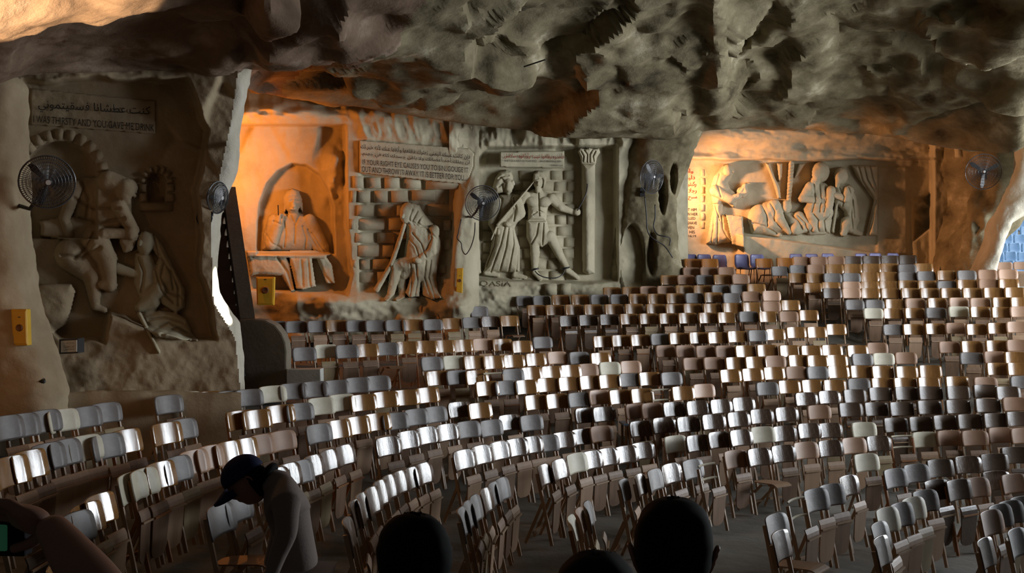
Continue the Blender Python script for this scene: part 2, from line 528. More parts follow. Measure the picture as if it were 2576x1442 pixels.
    n = 0.8 * fc * amp * (1 - 0.4 * sstep(U, 1400, 1800)) + 0.16 * fc2 * amp + 0.2 * fbm(X * 0.5, Yw * 0.5, Z * 0.5, 3, 21) + 0.05 * ridged(X * 1.2, Yw * 0.8, Z * 1.6, 4, 41) * amp + 0.03 * fbm(X * 4, Yw * 4, Z * 4, 3, 61)
    fade = sstep(V_, -900, -200) * 0.8 + 0.2
    lipfade = 1 - 0.55 * np.exp(-((V_ - np.interp(U, us, lv)) / 30) ** 2)
    d = p - np.array([0, 0, CAMZ]); d = d / np.linalg.norm(d, axis=-1, keepdims=True)
    def blur(a, k):
        for _ in range(k):
            a = np.concatenate([a[:1], (a[:-2] + 2 * a[1:-1] + a[2:]) / 4, a[-1:]], 0)
            a = np.concatenate([a[:, :1], (a[:, :-2] + 2 * a[:, 1:-1] + a[:, 2:]) / 4, a[:, -1:]], 1)
        return a
    q = blur(p, 14)
    nrm = np.cross(np.gradient(q, axis=1), np.gradient(q, axis=0))
    nrm /= np.linalg.norm(nrm, axis=-1, keepdims=True) + 1e-9
    nrm *= np.sign((nrm * -d).sum(-1, keepdims=True))
    nrm = blur(nrm, 10)
    p = p + nrm * (n * fade * lipfade)[..., None] * 0.85
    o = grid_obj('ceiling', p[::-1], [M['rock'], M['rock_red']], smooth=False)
    cx = U[:-1, :-1].T.ravel() if False else U[::-1][:-1, :-1].ravel()
    cz = V_[::-1][:-1, :-1].ravel()
    lim = 700 + 40 * fbm(cx / 90, cz / 60, cx * 0, 3, 77) + 1.3 * (260 - cz)
    o.data.polygons.foreach_set('material_index', (cx < lim).astype(np.int32))
    o.data.polygons.foreach_set('use_smooth', [True] * len(o.data.polygons))
    o.data.set_sharp_from_angle(angle=radians(38))
    return o
roof()

# ------------------------------------------------------------------ walls as relief over upright planes
def wall(name, plane, u0, u1, v0, v1, step, fn, material, limit=None):
    us = np.arange(u0, u1 + step, step); vs = np.arange(v0, v1 + step, step)
    U, V_ = np.meshgrid(us, vs)
    p0 = plane.at(U, V_)
    h = fn(U, V_, p0)
    p = plane.at(U, V_, h)
    keep = None if limit is None else (U < limit(V_))[:-1, :-1]
    return grid_obj(name, p, material, keep=keep)

# bay 1 ---------------------------------------------------------------------------------------------
PL1 = Plane(50, 13.8, 600, 15.0)
REC1 = [(52, 205), (470, 195), (520, 330), (500, 480), (505, 690), (545, 850), (480, 852), (275, 795), (262, 862), (150, 850), (88, 800), (72, 700), (66, 560), (56, 380)]
def wall1(U, V_, p):
    X, Y_, Z = p[..., 0], p[..., 1], p[..., 2]
    h = 0.10 * fbm(X * 0.6, Y_ * 0.6, Z * 0.6, 4, 3) + 0.02 * fbm(X * 5, Y_ * 5, Z * 5, 3, 8)
    h += 0.22 * sstep(V_, 800, 990)
    s = sdpoly(U + 6 * fbm(U / 60, V_ / 60, U * 0, 2, 9), V_ + 6 * fbm(U / 60, V_ / 60, U * 0 + 4, 2, 19), REC1)
    r = sstep(s, -6, 9)
    h = h * (1 - 0.7 * r) - 0.5 * r
    # rough broken rock on the right of the recess
    m_ = sstep(U, 395, 450) * sstep(V_, 470, 300)
    h += m_ * 0.35 * (facets(X * 1.6, Y_ * 1.6, Z * 1.3, 9) - 0.35)
    # doorway arch
    da = np.where(V_ < 449, np.hypot(U - 150, V_ - 449), np.abs(U - 150))
    h -= 0.16 * sstep(da, 96, 90) * (V_ < 600)
    # little window
    h -= 0.25 * sstep(sdpoly(U, V_, [(372, 508), (372, 452), (382, 438), (396, 434), (410, 440), (416, 455), (414, 508)]), -2, 3)
    return h
wall('wall_left', PL1, -330, 612, 60, 1010, 3.5, wall1, M['shade_stone'], lambda v: np.interp(v, [60, 300, 470, 520, 560, 760, 800, 850, 1010], [612, 580, 545, 532, 528, 535, 560, 590, 606]))
# the ledge at the foot of bay 1
def ledge():
    us = np.linspace(-330, 606, 160)
    rows = []
    for (v, h, dz) in ((1009, 0.12, 0.0), (1002, 0.42, 0), (994, 0.75, 0), (994, 0.82, -0.04), (994, 0.84, -0.35), (994, 0.86, -0.7), (994, 0.88, -1.4)):
        p = PL1.at(us, us * 0 + v - 10 + 0.012 * (us - 300), us * 0 + h)
        p[:, 2] += dz
        q = 0.05 * fbm(p[:, 0] * 1.5, p[:, 1] * 1.5, p[:, 2] * 1.5, 3, 6)
        p += q[:, None] * PL1.n
        p[:, 2] += 0.02 * fbm(p[:, 0] * 3, p[:, 1] * 3, p[:, 2], 3, 7)
        rows.append(p)
    return grid_obj('trim_1', np.array(rows), M['shade_stone'])
ledge()

# bays 2 and 3 ---------------------------------------------------------------------------------------
PL2 = Plane(600, 22.6, 1180, 24.2)
PL3 = Plane(1120, 24.1, 1720, 27.0)
ARCH2 = [(646, 640), (648, 560), (654, 510), (672, 462), (700, 430), (735, 412), (770, 416), (805, 440), (826, 475), (838, 520), (842, 640)]
TXT2 = [(904, 353), (1180, 374), (1192, 386), (1190, 420), (1172, 474), (1155, 462), (1055, 452), (904, 434)]
def wall2(U, V_, p):
    X, Y_, Z = p[..., 0], p[..., 1], p[..., 2]
    h = 0.10 * fbm(X * 0.7, Y_ * 0.7, Z * 0.7, 4, 13) + 0.03 * ridged(X * 2, Y_ * 2, Z * 1.1, 4, 18)
    # recess of the seated man, closed by a pilaster on the right
    r = sstep(sdpoly(U, V_, [(520, 312), (868, 316), (872, 560), (884, 690), (872, 742), (520, 720)]), -5, 6)
    rough = sstep(V_, 430, 330) * (facets(X * 1.2 + 3, Y_ * 1.2, Z * 0.7, 29) - 0.5) * 0.35
    a = sstep(sdpoly(U, V_, ARCH2), -3, 5)
    h = h * (1 - 0.5 * r) - 0.55 * r + rough * r * (1 - a) - 0.38 * a
    # torn strip of rock beside the pilaster
    h += 0.35 * r * np.exp(-((U - 845) / 26) ** 2) * sstep(V_, 330, 380) * sstep(V_, 560, 500) * (0.6 + 0.7 * fbm(X * 2, Y_ * 2, Z * 2, 3, 33))
    # lintel ledge
    h += 0.35 * np.exp(-((V_ - 285) / 22) ** 2) * (0.7 + 0.6 * fbm(X * 1.3, Y_, Z * 3, 3, 36)) * sstep(U, 1220, 1000)
    # chiselled band above the writing
    h += 0.06 * ridged(X * 2.2 + 0.6 * Z, Y_, Z * 0.9, 3, 44) * sstep(U, 880, 910) * sstep(V_, 365, 345)
    # wall face with bricks lies back a little
    h -= 0.16 * sstep(sdpoly(U, V_, [(908, 440), (1060, 452), (1150, 465), (1140, 560), (1135, 740), (960, 752), (905, 735)]), -6, 4)
    h -= 0.04 * sstep(sdpoly(U, V_, TXT2), -2, 2) - 0.0
    # pale pillar carrying the fan, on the right
    c = 1192 - 0.13 * (V_ - 420)
    wdt = 28 + 0.05 * (V_ - 420)
    h += 0.45 * np.exp(-((U - c) / wdt) ** 4) * sstep(V_, 430, 520)
    # rubble at the foot
    f = sstep(V_, 718, 770)
    h += f * (0.45 + 0.35 * fbm(X * 0.9, Y_ * 0.9, Z * 1.2, 4, 52)) * sstep(U, 690, 760)
    h += 0.5 * np.exp(-((U - 830) / 90) ** 2 - ((V_ - 765) / 34) ** 2)
    return h
wall('wall_back', PL2, 440, 1205, 190, 860, 3.0, wall2, M['stone'])
def wall3(U, V_, p):
    X, Y_, Z = p[..., 0], p[..., 1], p[..., 2]
    h = 0.07 * fbm(X * 0.7, Y_ * 0.7, Z * 0.7, 4, 23) + 0.012 * fbm(X * 5, Y_ * 5, Z * 5, 3, 28)
    r = sstep(sdpoly(U, V_, [(1172, 430), (1225, 372), (1550, 368), (1550, 705), (1480, 712), (1170, 700)]), -6, 6)
    h = h * (1 - 0.6 * r) - 0.45 * r
    # rough rock over and left of the recess
    q = sstep(V_, 400, 350) + sstep(U, 1250, 1200) * sstep(V_, 480, 400)
    h += np.clip(q, 0, 1) * 0.35 * (facets(X * 1.3, Y_ * 1.3, Z * 1.1, 39) - 0.4 + 0.3 * ridged(X * 2, Y_ * 2, Z, 3, 48))
    h += sstep(V_, 700, 730) * (0.18 + 0.14 * fbm(X * 1.5, Y_, Z * 2, 4, 58))
    return h
wall('wall_centre', PL3, 1130, 1730, 250, 800, 2.6, wall3, M['stone'])

# bay 4 ---------------------------------------------------------------------------------------------
PL4 = Plane(1700, 29.6, 2400, 30.4)
def wall4(U, V_, p):
    X, Y_, Z = p[..., 0], p[..., 1], p[..., 2]
    h = 0.08 * fbm(X * 0.5, Y_ * 0.5, Z * 0.5, 4, 63) + 0.012 * fbm(X * 5, Y_ * 5, Z * 5, 3, 68)
    # overhanging band above the carving
    lower = 402 + 3 * fbm(U / 80, U * 0, U * 0, 3, 5)
    h += 0.55 * sstep(V_, lower + 3, lower - 4) + 0.5 * sstep(V_, 375, 330) + 0.10 * fbm(X * 0.8, Y_, Z * 3, 4, 73) * sstep(V_, 405, 395)
    # sloping shelf under the carving
    sh = 590 + (U - 1880) * 0.135
    h += 0.35 * sstep(V_, sh, sh + 5) * sstep(U, 1850, 1875) * sstep(U, 2290, 2200)
    # plain panel, rough niche and outer frame on the right
    h += 0.06 * sstep(sdpoly(U, V_, [(2205, 420), (2282, 420), (2284, 640), (2205, 640)]), -3, 4)
    h -= 0.35 * sstep(sdpoly(U, V_, [(2296, 500), (2340, 488), (2338, 575), (2298, 605)]), -3, 6) * (1 + 0.6 * fbm(X * 3, Y_, Z * 3, 3, 83))
    h += 0.6 * sstep(U, 2338, 2352) + 0.05 * fbm(X * 2, Y_, Z * 0.5, 3, 88) * sstep(U, 2280, 2300)
    h += 0.9 * sstep(U, 2385, 2410)
    return h
wall('wall_right', PL4, 1600, 2470, 285, 760, 3.0, wall4, M['stone'])

# ------------------------------------------------------------------ rock pillars
def loft(name, levels, Y, thick, material, kind='structure', nv=90, nr=40, amp=0.12, seed=1, groove=None, sharp=True):
    lv = np.array([l[0] for l in levels], float)
    vs = np.linspace(lv[0], lv[-1], nv)
    uL = np.interp(vs, lv, [l[1] for l in levels]); uR = np.interp(vs, lv, [l[2] for l in levels])
    pts = np.zeros((nv, nr + 1, 3))
    for i, v in enumerate(vs):
        a, b = P(uL[i], v, Y + thick / 2), P(uR[i], v, Y + thick / 2)
        c = (a + b) / 2; hw = (b - a).length / 2
        for j in range(nr + 1):
            an = 2 * pi * j / nr
            cx, sy = cos(an), sin(an)
            ex = math.copysign(abs(cx) ** 0.75, cx) * hw
            ey = math.copysign(abs(sy) ** 0.6, sy) * thick / 2
            pts[i, j] = (c.x + ex, Y + thick / 2 + ey, c.z)
    X, Y_, Z = pts[..., 0], pts[..., 1], pts[..., 2]
    cen = pts.mean(1, keepdims=True)
    d = pts - cen; d[..., 2] = 0; d /= np.linalg.norm(d, axis=-1, keepdims=True) + 1e-9
    n = amp * (fbm(X * 1.1, Y_ * 1.1, Z * 0.6, 4, seed) + 0.7 * (facets(X * 1.6, Y_ * 1.6, Z * 0.8, seed + 5) - 0.5)) + 0.02 * fbm(X * 6, Y_ * 6, Z * 6, 3, seed + 9)
    n[:, -1] = n[:, 0]
    pts = pts + d * n[..., None]
    if groove is not None:
        pts = groove(pts)
    return grid_obj(name, pts, material, kind)
loft('pillar_1', [(120, 520, 640), (215, 528, 622), (300, 520, 608), (360, 498, 598), (430, 486, 590), (475, 488, 570), (530, 496, 552), (600, 508, 543), (680, 512, 541), (730, 508, 548), (775, 510, 572), (810, 540, 596), (850, 560, 600), (900, 582, 604), (985, 592, 608), (1100, 592, 610)],
     15.5, 0.7, M['pale_rock'], amp=0.045, seed=4)
def gro(p):
    # the dark hollow between the two legs of the pillar and the deep slots above
    u = p[..., 0] / p[..., 1] * FPX + W / 2
    v = HOR - (p[..., 2] - CAMZ) / p[..., 1] * FPX
    front = p[..., 1] < 26.9
    g = 0.9 * sstep(np.hypot((u - 1592 - 0.02 * (v - 640)) / 28, (v - 655) / 85), 1.1, 0.85)
    g += 0.5 * sstep(np.hypot((u - 1668) / 10, (v - 490) / 50), 1.1, 0.6)
    g += 0.35 * sstep(np.hypot((u - 1695) / 9, (v - 450) / 40), 1.1, 0.6)
    g += 0.3 * sstep(np.hypot((u - 1640) / 11, (v - 640) / 60), 1.1, 0.6)
    p = p.copy(); p[..., 1] += np.where(front, g, 0)
    return p
loft('pillar_2', [(240, 1520, 1800), (330, 1536, 1760), (370, 1545, 1742), (430, 1548, 1722), (500, 1546, 1704), (560, 1545, 1700), (620, 1542, 1700), (690, 1540, 1706), (740, 1540, 1712), (800, 1536, 1716)],
     26.0, 1.8, M['rock'], amp=0.13, seed=14, nv=170, nr=120, groove=gro)
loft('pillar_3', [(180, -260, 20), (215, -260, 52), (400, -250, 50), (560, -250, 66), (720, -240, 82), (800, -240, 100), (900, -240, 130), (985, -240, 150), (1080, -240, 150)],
     12.35, 1.0, M['shade_stone'], amp=0.05, seed=24, nv=120, nr=60)
# right-hand rock beside the mouth of the cave
loft('pillar_4', [(330, 2400, 2800), (400, 2405, 2760), (480, 2415, 2720), (560, 2405, 2540), (600, 2392, 2505), (640, 2388, 2478), (690, 2370, 2470), (760, 2360, 2470)],
     27.2, 2.6, M['rock'], amp=0.22, seed=34, nv=110, nr=90)
loft('pillar_5', [(300, 2560, 2900), (420, 2556, 2860), (470, 2545, 2840), (520, 2522, 2600), (560, 2500, 2534), (600, 2488, 2518), (640, 2476, 2503), (690, 2452, 2496), (740, 2445, 2494)],
     25.6, 0.8, M['pale_rock'], amp=0.12, seed=44, nv=90, nr=50)

# unseen rock wall added on the right to keep daylight off the front rows
loft('unseen_shade_wall', [(-3600, 4900, 6100), (400, 4900, 6100), (3400, 4900, 6100)], 5.0, 8.0, M['rock'], amp=0.3, seed=54, nv=40, nr=40)
PL6 = Plane(2380, 44.0, 3400, 40.0)
wall('wall_outside', PL6, 2380, 3500, 150, 760, 9.0, lambda U, V_, p: 0.9 * fbm(p[..., 0] * 0.4, p[..., 1] * 0.4, p[..., 2] * 0.5, 5, 93) + 0.8 * facets(p[..., 0] * 0.5, p[..., 1] * 0.5, p[..., 2] * 0.6, 97), M['pale_rock'])
# ------------------------------------------------------------------ carved reliefs
# every figure is raised stone: shapes in the photograph's pixels on the upright plane of its bay, heights in metres
def relief(name, plane, base, shapes, parent, material=None, step=1.6, pad=4, fold=None, sink=0.04, kind=None):
    xs, ys = [], []
    for s in shapes:
        if s[0] == 'cap': xs += [s[1] - s[3], s[1] + s[3], s[4] - s[6], s[4] + s[6]]; ys += [s[2] - s[3], s[2] + s[3], s[5] - s[6], s[5] + s[6]]
        elif s[0] == 'ell': r = max(s[3], s[4]); xs += [s[1] - r, s[1] + r]; ys += [s[2] - r, s[2] + r]
        elif s[0] == 'poly': xs += [q[0] for q in s[1]]; ys += [q[1] for q in s[1]]
    u0, u1, v0, v1 = min(xs) - pad, max(xs) + pad, min(ys) - pad, max(ys) + pad
    us = np.arange(u0, u1 + step, step); vs = np.arange(v0, v1 + step, step)
    U, V_ = np.meshgrid(us, vs)
    mpp = plane.m((u0 + u1) / 2, (v0 + v1) / 2)
    Hh = np.full(U.shape, -1.0)
    for s in shapes:
        if s[0] == 'cap':                       # tapered limb: x0,y0,r0,x1,y1,r1,lift,k
            _, x0, y0, r0, x1, y1, r1 = s[:7]; lift = s[7] if len(s) > 7 else 0.0; k = s[8] if len(s) > 8 else 0.9
            d, t = segdist(U, V_, x0, y0, x1, y1); r = r0 + (r1 - r0) * t
            q = r * r - d * d
            h = np.where(q > 0, lift + k * mpp * np.sqrt(np.maximum(q, 0)), -1.0)
        elif s[0] == 'ell':                     # cx,cy,rx,ry,rot,lift,k
            _, cx, cy, rx, ry = s[:5]; rot = s[5] if len(s) > 5 else 0; lift = s[6] if len(s) > 6 else 0; k = s[7] if len(s) > 7 else 0.9
            c_, s_ = cos(radians(rot)), sin(radians(rot))
            a = ((U - cx) * c_ + (V_ - cy) * s_) / rx; b = (-(U - cx) * s_ + (V_ - cy) * c_) / ry
            q = 1 - a * a - b * b
            h = np.where(q > 0, lift + k * mpp * min(rx, ry) * np.sqrt(np.maximum(q, 0)), -1.0)
        elif s[0] == 'poly':                    # outline, lift, edge width, k
            _, poly = s[:2]; lift = s[2] if len(s) > 2 else 0; w = s[3] if len(s) > 3 else 12; k = s[4] if len(s) > 4 else 0.9
            d = sdpoly(U, V_, poly)
            t = np.clip(d / w, 0, 1)
            h = np.where(d > 0, lift + k * mpp * w * np.sqrt(1 - (1 - t) ** 2), -1.0)
        elif s[0] == 'cut':                     # line, width, depth
            d = pdist(U, V_, s[1], False)
            Hh = np.where(Hh > 0, Hh - s[3] * np.exp(-(d / s[2]) ** 2), Hh); continue
        elif s[0] == 'ridge':
            d = pdist(U, V_, s[1], False)
            Hh = np.where(Hh > 0, Hh + s[3] * np.exp(-(d / s[2]) ** 2), Hh); continue
        else: continue
        # soft union
        both = (Hh > 0) & (h > 0)
        e = 0.025
        mx = np.maximum(Hh, h); df = np.abs(Hh - h)
        Hh = np.where(both, mx + e * np.exp(-(df / e)) * 0.5, mx)
    p0 = plane.at(U, V_)
    b = base(U, V_, p0) if callable(base) else base + 0 * U
    if fold is not None:
        Hh = np.where(Hh > 0, Hh + fold(U, V_), Hh)
    Hh = np.where(Hh > 0, Hh + 0.006 * fbm(p0[..., 0] * 7, p0[..., 1] * 7, p0[..., 2] * 7, 3, 5), Hh)
    on = Hh > -0.5
    hh = np.where(on, np.maximum(Hh, -0.02), -sink)
    pts = plane.at(U, V_, b + hh)
    keep = (on[:-1, :-1] | on[1:, :-1] | on[1:, 1:] | on[:-1, 1:])
    # one more ring so that the edge goes down into the wall
    o = grid_obj(name, pts, material or M['stone'], kind=kind, keep=keep, parent=parent)
    return o

def K(ox, oy, sc, pts):
    """crop coordinates to photograph pixels"""
    return [(ox + x / sc, oy + y / sc) for x, y in pts]

def brick_parts(plane, base, quads, parent, name='brick', hgt=0.07, material=None):
    """each block a rounded raised piece of its own: quads are (x0, y0, x1, y1) in pixels"""
    for i, (x0, y0, x1, y1) in enumerate(quads):
        rr = random.Random(i * 7 + int(x0))
        n = 5
        us = np.linspace(x0, x1, n); vs = np.linspace(y0, y1, n)
        U, V_ = np.meshgrid(us, vs)
        U = U + (V_ - y0) * rr.uniform(-0.05, 0.05); V_ = V_ + (U - x0) * rr.uniform(-0.04, 0.04)
        t = np.array([-0.5, 0.75, 1.0, 0.75, -0.5])
        h = np.minimum(t[None, :], t[:, None]) * (hgt * rr.uniform(0.75, 1.3)) + np.array([[rr.uniform(-0.008, 0.008) for _ in range(n)] for _ in range(n)])
        # keep the rim straight: squeeze the second ring outwards
        sq = np.array([0.0, 0.09, 0.5, 0.91, 1.0])
        Us = x0 + (x1 - x0) * sq; Vs = y0 + (y1 - y0) * sq
        U2, V2 = np.meshgrid(Us, Vs)
        U = U2 + (V2 - y0) * rr.uniform(-0.06, 0.06); V_ = V2 + (U2 - x0) * rr.uniform(-0.03, 0.03)
        p0 = plane.at(U, V_)
        b = base(U, V_, p0)
        grid_obj(name, plane.at(U, V_, b.min() * 0.3 + b * 0.7 + h), material or M['stone'], kind=None, parent=parent)

M['stone_dark_text'] = mat('dark_lettering', (0.035, 0.03, 0.025), 0.9, 0.1)
M['stone_red_text'] = mat('red_lettering', (0.20, 0.03, 0.02), 0.9, 0.1)

# --- lettering
_FORMS = {}
def _f(ch, iso, fin=None, ini=None, med=None): _FORMS[ch] = (iso, fin, ini, med)
_f('ا', 0xFE8D, 0xFE8E); _f('أ', 0xFE83, 0xFE84); _f('إ', 0xFE87, 0xFE88); _f('آ', 0xFE81, 0xFE82); _f('ء', 0xFE80)
_f('د', 0xFEA9, 0xFEAA); _f('ذ', 0xFEAB, 0xFEAC); _f('ر', 0xFEAD, 0xFEAE); _f('ز', 0xFEAF, 0xFEB0); _f('و', 0xFEED, 0xFEEE); _f('ؤ', 0xFE85, 0xFE86)
_f('ة', 0xFE93, 0xFE94); _f('ى', 0xFEEF, 0xFEF0)
for _c, _b in (('ب', 0xFE8F), ('ت', 0xFE95), ('ث', 0xFE99), ('ج', 0xFE9D), ('ح', 0xFEA1), ('خ', 0xFEA5), ('س', 0xFEB1), ('ش', 0xFEB5), ('ص', 0xFEB9), ('ض', 0xFEBD),
               ('ط', 0xFEC1), ('ظ', 0xFEC5), ('ع', 0xFEC9), ('غ', 0xFECD), ('ف', 0xFED1), ('ق', 0xFED5), ('ك', 0xFED9), ('ل', 0xFEDD), ('م', 0xFEE1), ('ن', 0xFEE5), ('ه', 0xFEE9), ('ي', 0xFEF1), ('ئ', 0xFE89)):
    _f(_c, _b, _b + 1, _b + 2, _b + 3)
def arabic(s):
    out = []
    for w in s.split(' '):
        g = []
        i = 0
        chars = list(w)
        prev = False
        while i < len(chars):
            c = chars[i]
            if c not in _FORMS:
                g.append(c); prev = False; i += 1; continue
            if c == 'ل' and i + 1 < len(chars) and chars[i + 1] in 'اأإآ':
                b = {'ا': 0xFEFB, 'أ': 0xFEF7, 'إ': 0xFEF9, 'آ': 0xFEF5}[chars[i + 1]]
                g.append(chr(b + (1 if prev else 0))); prev = False; i += 2; continue
            iso, fin, ini, med = _FORMS[c]
            nxt = i + 1 < len(chars) and chars[i + 1] in _FORMS and chars[i + 1] != 'ء'
            if prev and nxt and med: g.append(chr(med)); prev = True
            elif prev and fin: g.append(chr(fin)); prev = False
            elif nxt and ini: g.append(chr(ini)); prev = True
            else: g.append(chr(iso)); prev = False
            i += 1
        out.append(''.join(reversed(g)))
    return ' '.join(reversed(out))

def text_mesh(body, depth=0.006, bold=0.0):
    cu = bpy.data.curves.new('lettering', 'FONT')
    cu.body = body
    cu.size = 1.0
    cu.extrude = depth
    cu.offset = bold
    cu.resolution_u = 3
    o = bpy.data.objects.new('lettering', cu)
    COL.objects.link(o)
    dg = bpy.context.evaluated_depsgraph_get()
    me = bpy.data.meshes.new_from_object(o.evaluated_get(dg))
    bpy.data.objects.remove(o); bpy.data.curves.remove(cu)
    return me

def lettering(body, plane, quad, h, material, parent, name='lettering', bold=0.0):
    """fit the words into quad = ((u,v) left top, right top, left bottom) on the plane, standing h metres proud"""
    me = text_mesh(body, 0.0, bold)
    co = np.zeros(len(me.vertices) * 3); me.vertices.foreach_get('co', co); co = co.reshape(-1, 3)
    if len(co) == 0: return None
    lo, hi = co.min(0), co.max(0)
    a = (co[:, 0] - lo[0]) / (hi[0] - lo[0]); b = (hi[1] - co[:, 1]) / (hi[1] - lo[1] + 1e-9)
    (x0, y0), (x1, y1), (x2, y2) = quad
    U = x0 + (x1 - x0) * a + (x2 - x0) * b; V_ = y0 + (y1 - y0) * a + (y2 - y0) * b
    p0 = plane.at(U, V_)
    p = plane.at(U, V_, (h(U, V_, p0) if callable(h) else h + 0 * U) + 0.012)
    me.vertices.foreach_set('co', p.astype(np.float32).ravel()); me.update()
    return link(name, me, material, parent)

# ================================================================= bay 1
def k1(*pts): return K(0, 150, 1.603, pts)
b1 = wempty('carved_relief', PL1.at(np.array(280.), np.array(860.)))
tag(b1, 'dim stone relief of a man giving drink to a veiled kneeling woman', 'relief')
relief('writing_panel', PL1, wall1, [('poly', [(76, 222), (391, 254), (391, 338), (76, 314)], 0.02, 3, 1.2)], b1, M['shade_stone'], step=3)
lettering(arabic('كنت عطشانا فسقيتموني'), PL1, ((96, 250), (378, 268), (96, 282)), lambda u, v, p: wall1(u, v, p) + 0.05, M['stone_dark_text'], b1, bold=0.006)
lettering('I WAS THIRSTY AND YOU GAVE ME DRINK', PL1, ((84, 290), (388, 313), (84, 308)), lambda u, v, p: wall1(u, v, p) + 0.05, M['stone_dark_text'], b1)
def arch_stones(plane, base, cx, cy, r0, r1, a0, a1, n, parent, hgt):
    for i in range(n):
        t0 = a0 + (a1 - a0) * (i + 0.05) / n; t1 = a0 + (a1 - a0) * (i + 0.95) / n
        T, R_ = np.meshgrid(np.linspace(t0, t1, 5), np.linspace(r0, r1, 4))
        U = cx + R_ * np.cos(np.radians(T)); V_ = cy - R_ * np.sin(np.radians(T))
        t = np.array([-0.4, 0.85, 1, 0.85, -0.4]); s_ = np.array([-0.4, 1, 1, -0.4])
        h = np.minimum(t[None], s_[:, None]) * hgt
        b = base(U, V_, plane.at(U, V_))
        grid_obj('brick', plane.at(U, V_, b.max() + 0 * b + h), M['shade_stone'], kind=None, parent=parent)
arch_stones(PL1, wall1, 150, 449, 94, 128, 8, 172, 11, b1, 0.06)
arch_stones(PL1, wall1, 394, 460, 25, 47, -4, 184, 7, b1, 0.09)
brick_parts(PL1, wall1, [(350, 462, 370, 484), (349, 486, 370, 508), (418, 462, 440, 484), (418, 486, 440, 508), (349, 510, 440, 532), (56, 505, 76, 560), (58, 562, 80, 622), (62, 624, 82, 690)], b1, hgt=0.07, material=M['shade_stone'])
# the leaning man
relief('figure', PL1, wall1, [
    ('poly', k1((285, 500), (330, 478), (400, 472), (480, 482), (530, 560), (530, 640), (480, 690), (395, 690), (310, 700), (290, 600)), 0.06, 34, 0.75),
    ('cap', 272, 455, 27, 322, 473, 24, 0.16), ('ell', 316, 478, 25, 30, 20, 0.20, 1.0), ('cap', 326, 484, 8, 338, 492, 5, 0.24),     # shoulders, bowed head, nose and beard
    ('cap', 318, 500, 14, 322, 508, 8, 0.22),
    ('cap', 190, 470, 20, 162, 550, 15, 0.2), ('cap', 162, 550, 15, 175, 590, 13, 0.18),                                           # arm leaning on the block
    ('cap', 300, 520, 20, 335, 580, 16, 0.22), ('cap', 262, 588, 13, 335, 588, 12, 0.26), ('ell', 330, 588, 13, 16, 0, 0.28),          # arm with the bowl
    ('poly', [(305, 580), (348, 575), (350, 595), (332, 632), (312, 638), (300, 610)], 0.2, 12, 1.0),
    ('cap', 215, 570, 46, 190, 640, 40, 0.02, 0.7), ('cap', 240, 600, 34, 268, 650, 27, 0.16), ('cap', 268, 650, 26, 278, 718, 17, 0.16), ('cap', 275, 718, 16, 262, 716, 14, 0.18),
    ('cap', 180, 640, 44, 235, 690, 30, 0.06, 0.8), ('cap', 232, 700, 24, 240, 770, 12, 0.10), ('cap', 240, 772, 11, 262, 780, 8, 0.12),
    ('cut', k1((300, 560), (380, 600), (480, 600)), 4, 0.05), ('cut', k1((320, 640), (400, 660), (500, 640)), 4, 0.05), ('cut', k1((250, 790), (330, 800), (400, 760)), 5, 0.05),
    ('cut', k1((380, 700), (350, 760), (300, 800)), 4, 0.05), ('cut', k1((330, 500), (360, 560), (350, 640)), 4, 0.04),
], b1, M['shade_stone'], step=2.2)
relief('stone_block', PL1, wall1, [('poly', k1((160, 650), (290, 632), (378, 650), (385, 725), (340, 738), (165, 712)), 0.12, 14, 1.1)], b1, M['shade_stone'], step=2.4)
# the kneeling woman with the veil
VEIL = k1((556, 702), (585, 690), (618, 698), (655, 745), (705, 842), (748, 930), (744, 1000), (712, 1024), (650, 985), (622, 920), (612, 860), (640, 800), (610, 760), (600, 735), (560, 735))
relief('figure', PL1, wall1, [
    ('ell', 365, 612, 22, 30, 0, 0.14, 1.0), ('cap', 352, 610, 6, 350, 616, 4, 0.26),
    ('poly', VEIL, 0.08, 16, 1.2),
    ('poly', k1((545, 780), (600, 760), (630, 830), (630, 960), (570, 980), (540, 900)), 0.06, 24, 0.9),
    ('cap', 385, 760, 18, 350, 775, 12, 0.14), ('cap', 400, 730, 20, 352, 772, 11, 0.16), ('cap', 296, 676, 14, 350, 692, 10, 0.10),
    ('poly', k1((575, 1040), (640, 1010), (712, 1020), (752, 1045), (775, 1100), (800, 1135), (700, 1128), (630, 1118), (590, 1090)), 0.08, 22, 1.0),
    ('cap', 380, 720, 24, 372, 800, 20, 0.04, 0.9),
] + [('cut', k1(*l), 3.0, 0.045) for l in (((620, 700), (640, 780), (690, 860), (700, 930)), ((640, 790), (630, 850), (650, 930), (700, 980)), ((660, 830), (650, 880), (680, 940), (735, 960)),
      ((690, 850), (720, 920), (720, 990)), ((600, 1050), (660, 1040), (740, 1060)), ((620, 1090), (680, 1060), (750, 1100)), ((650, 1110), (720, 1080), (780, 1120)), ((560, 800), (580, 860), (570, 940)))], b1, step=2.0)
relief('carved_staff', PL1, lambda u, v, p: np.maximum(wall1(u, v, p), -0.2), [('cap', 350, 790, 5, 400, 886, 4, 0.05, 1.2)], b1, step=1.8)
relief('carved_jar', PL1, wall1, [('poly', k1((100, 918), (180, 905), (288, 905), (304, 935), (285, 1010), (262, 1072), (208, 1108), (160, 1070), (122, 985)), 0.18, 30, 1.0)], b1, M['shade_stone'], step=2.6)

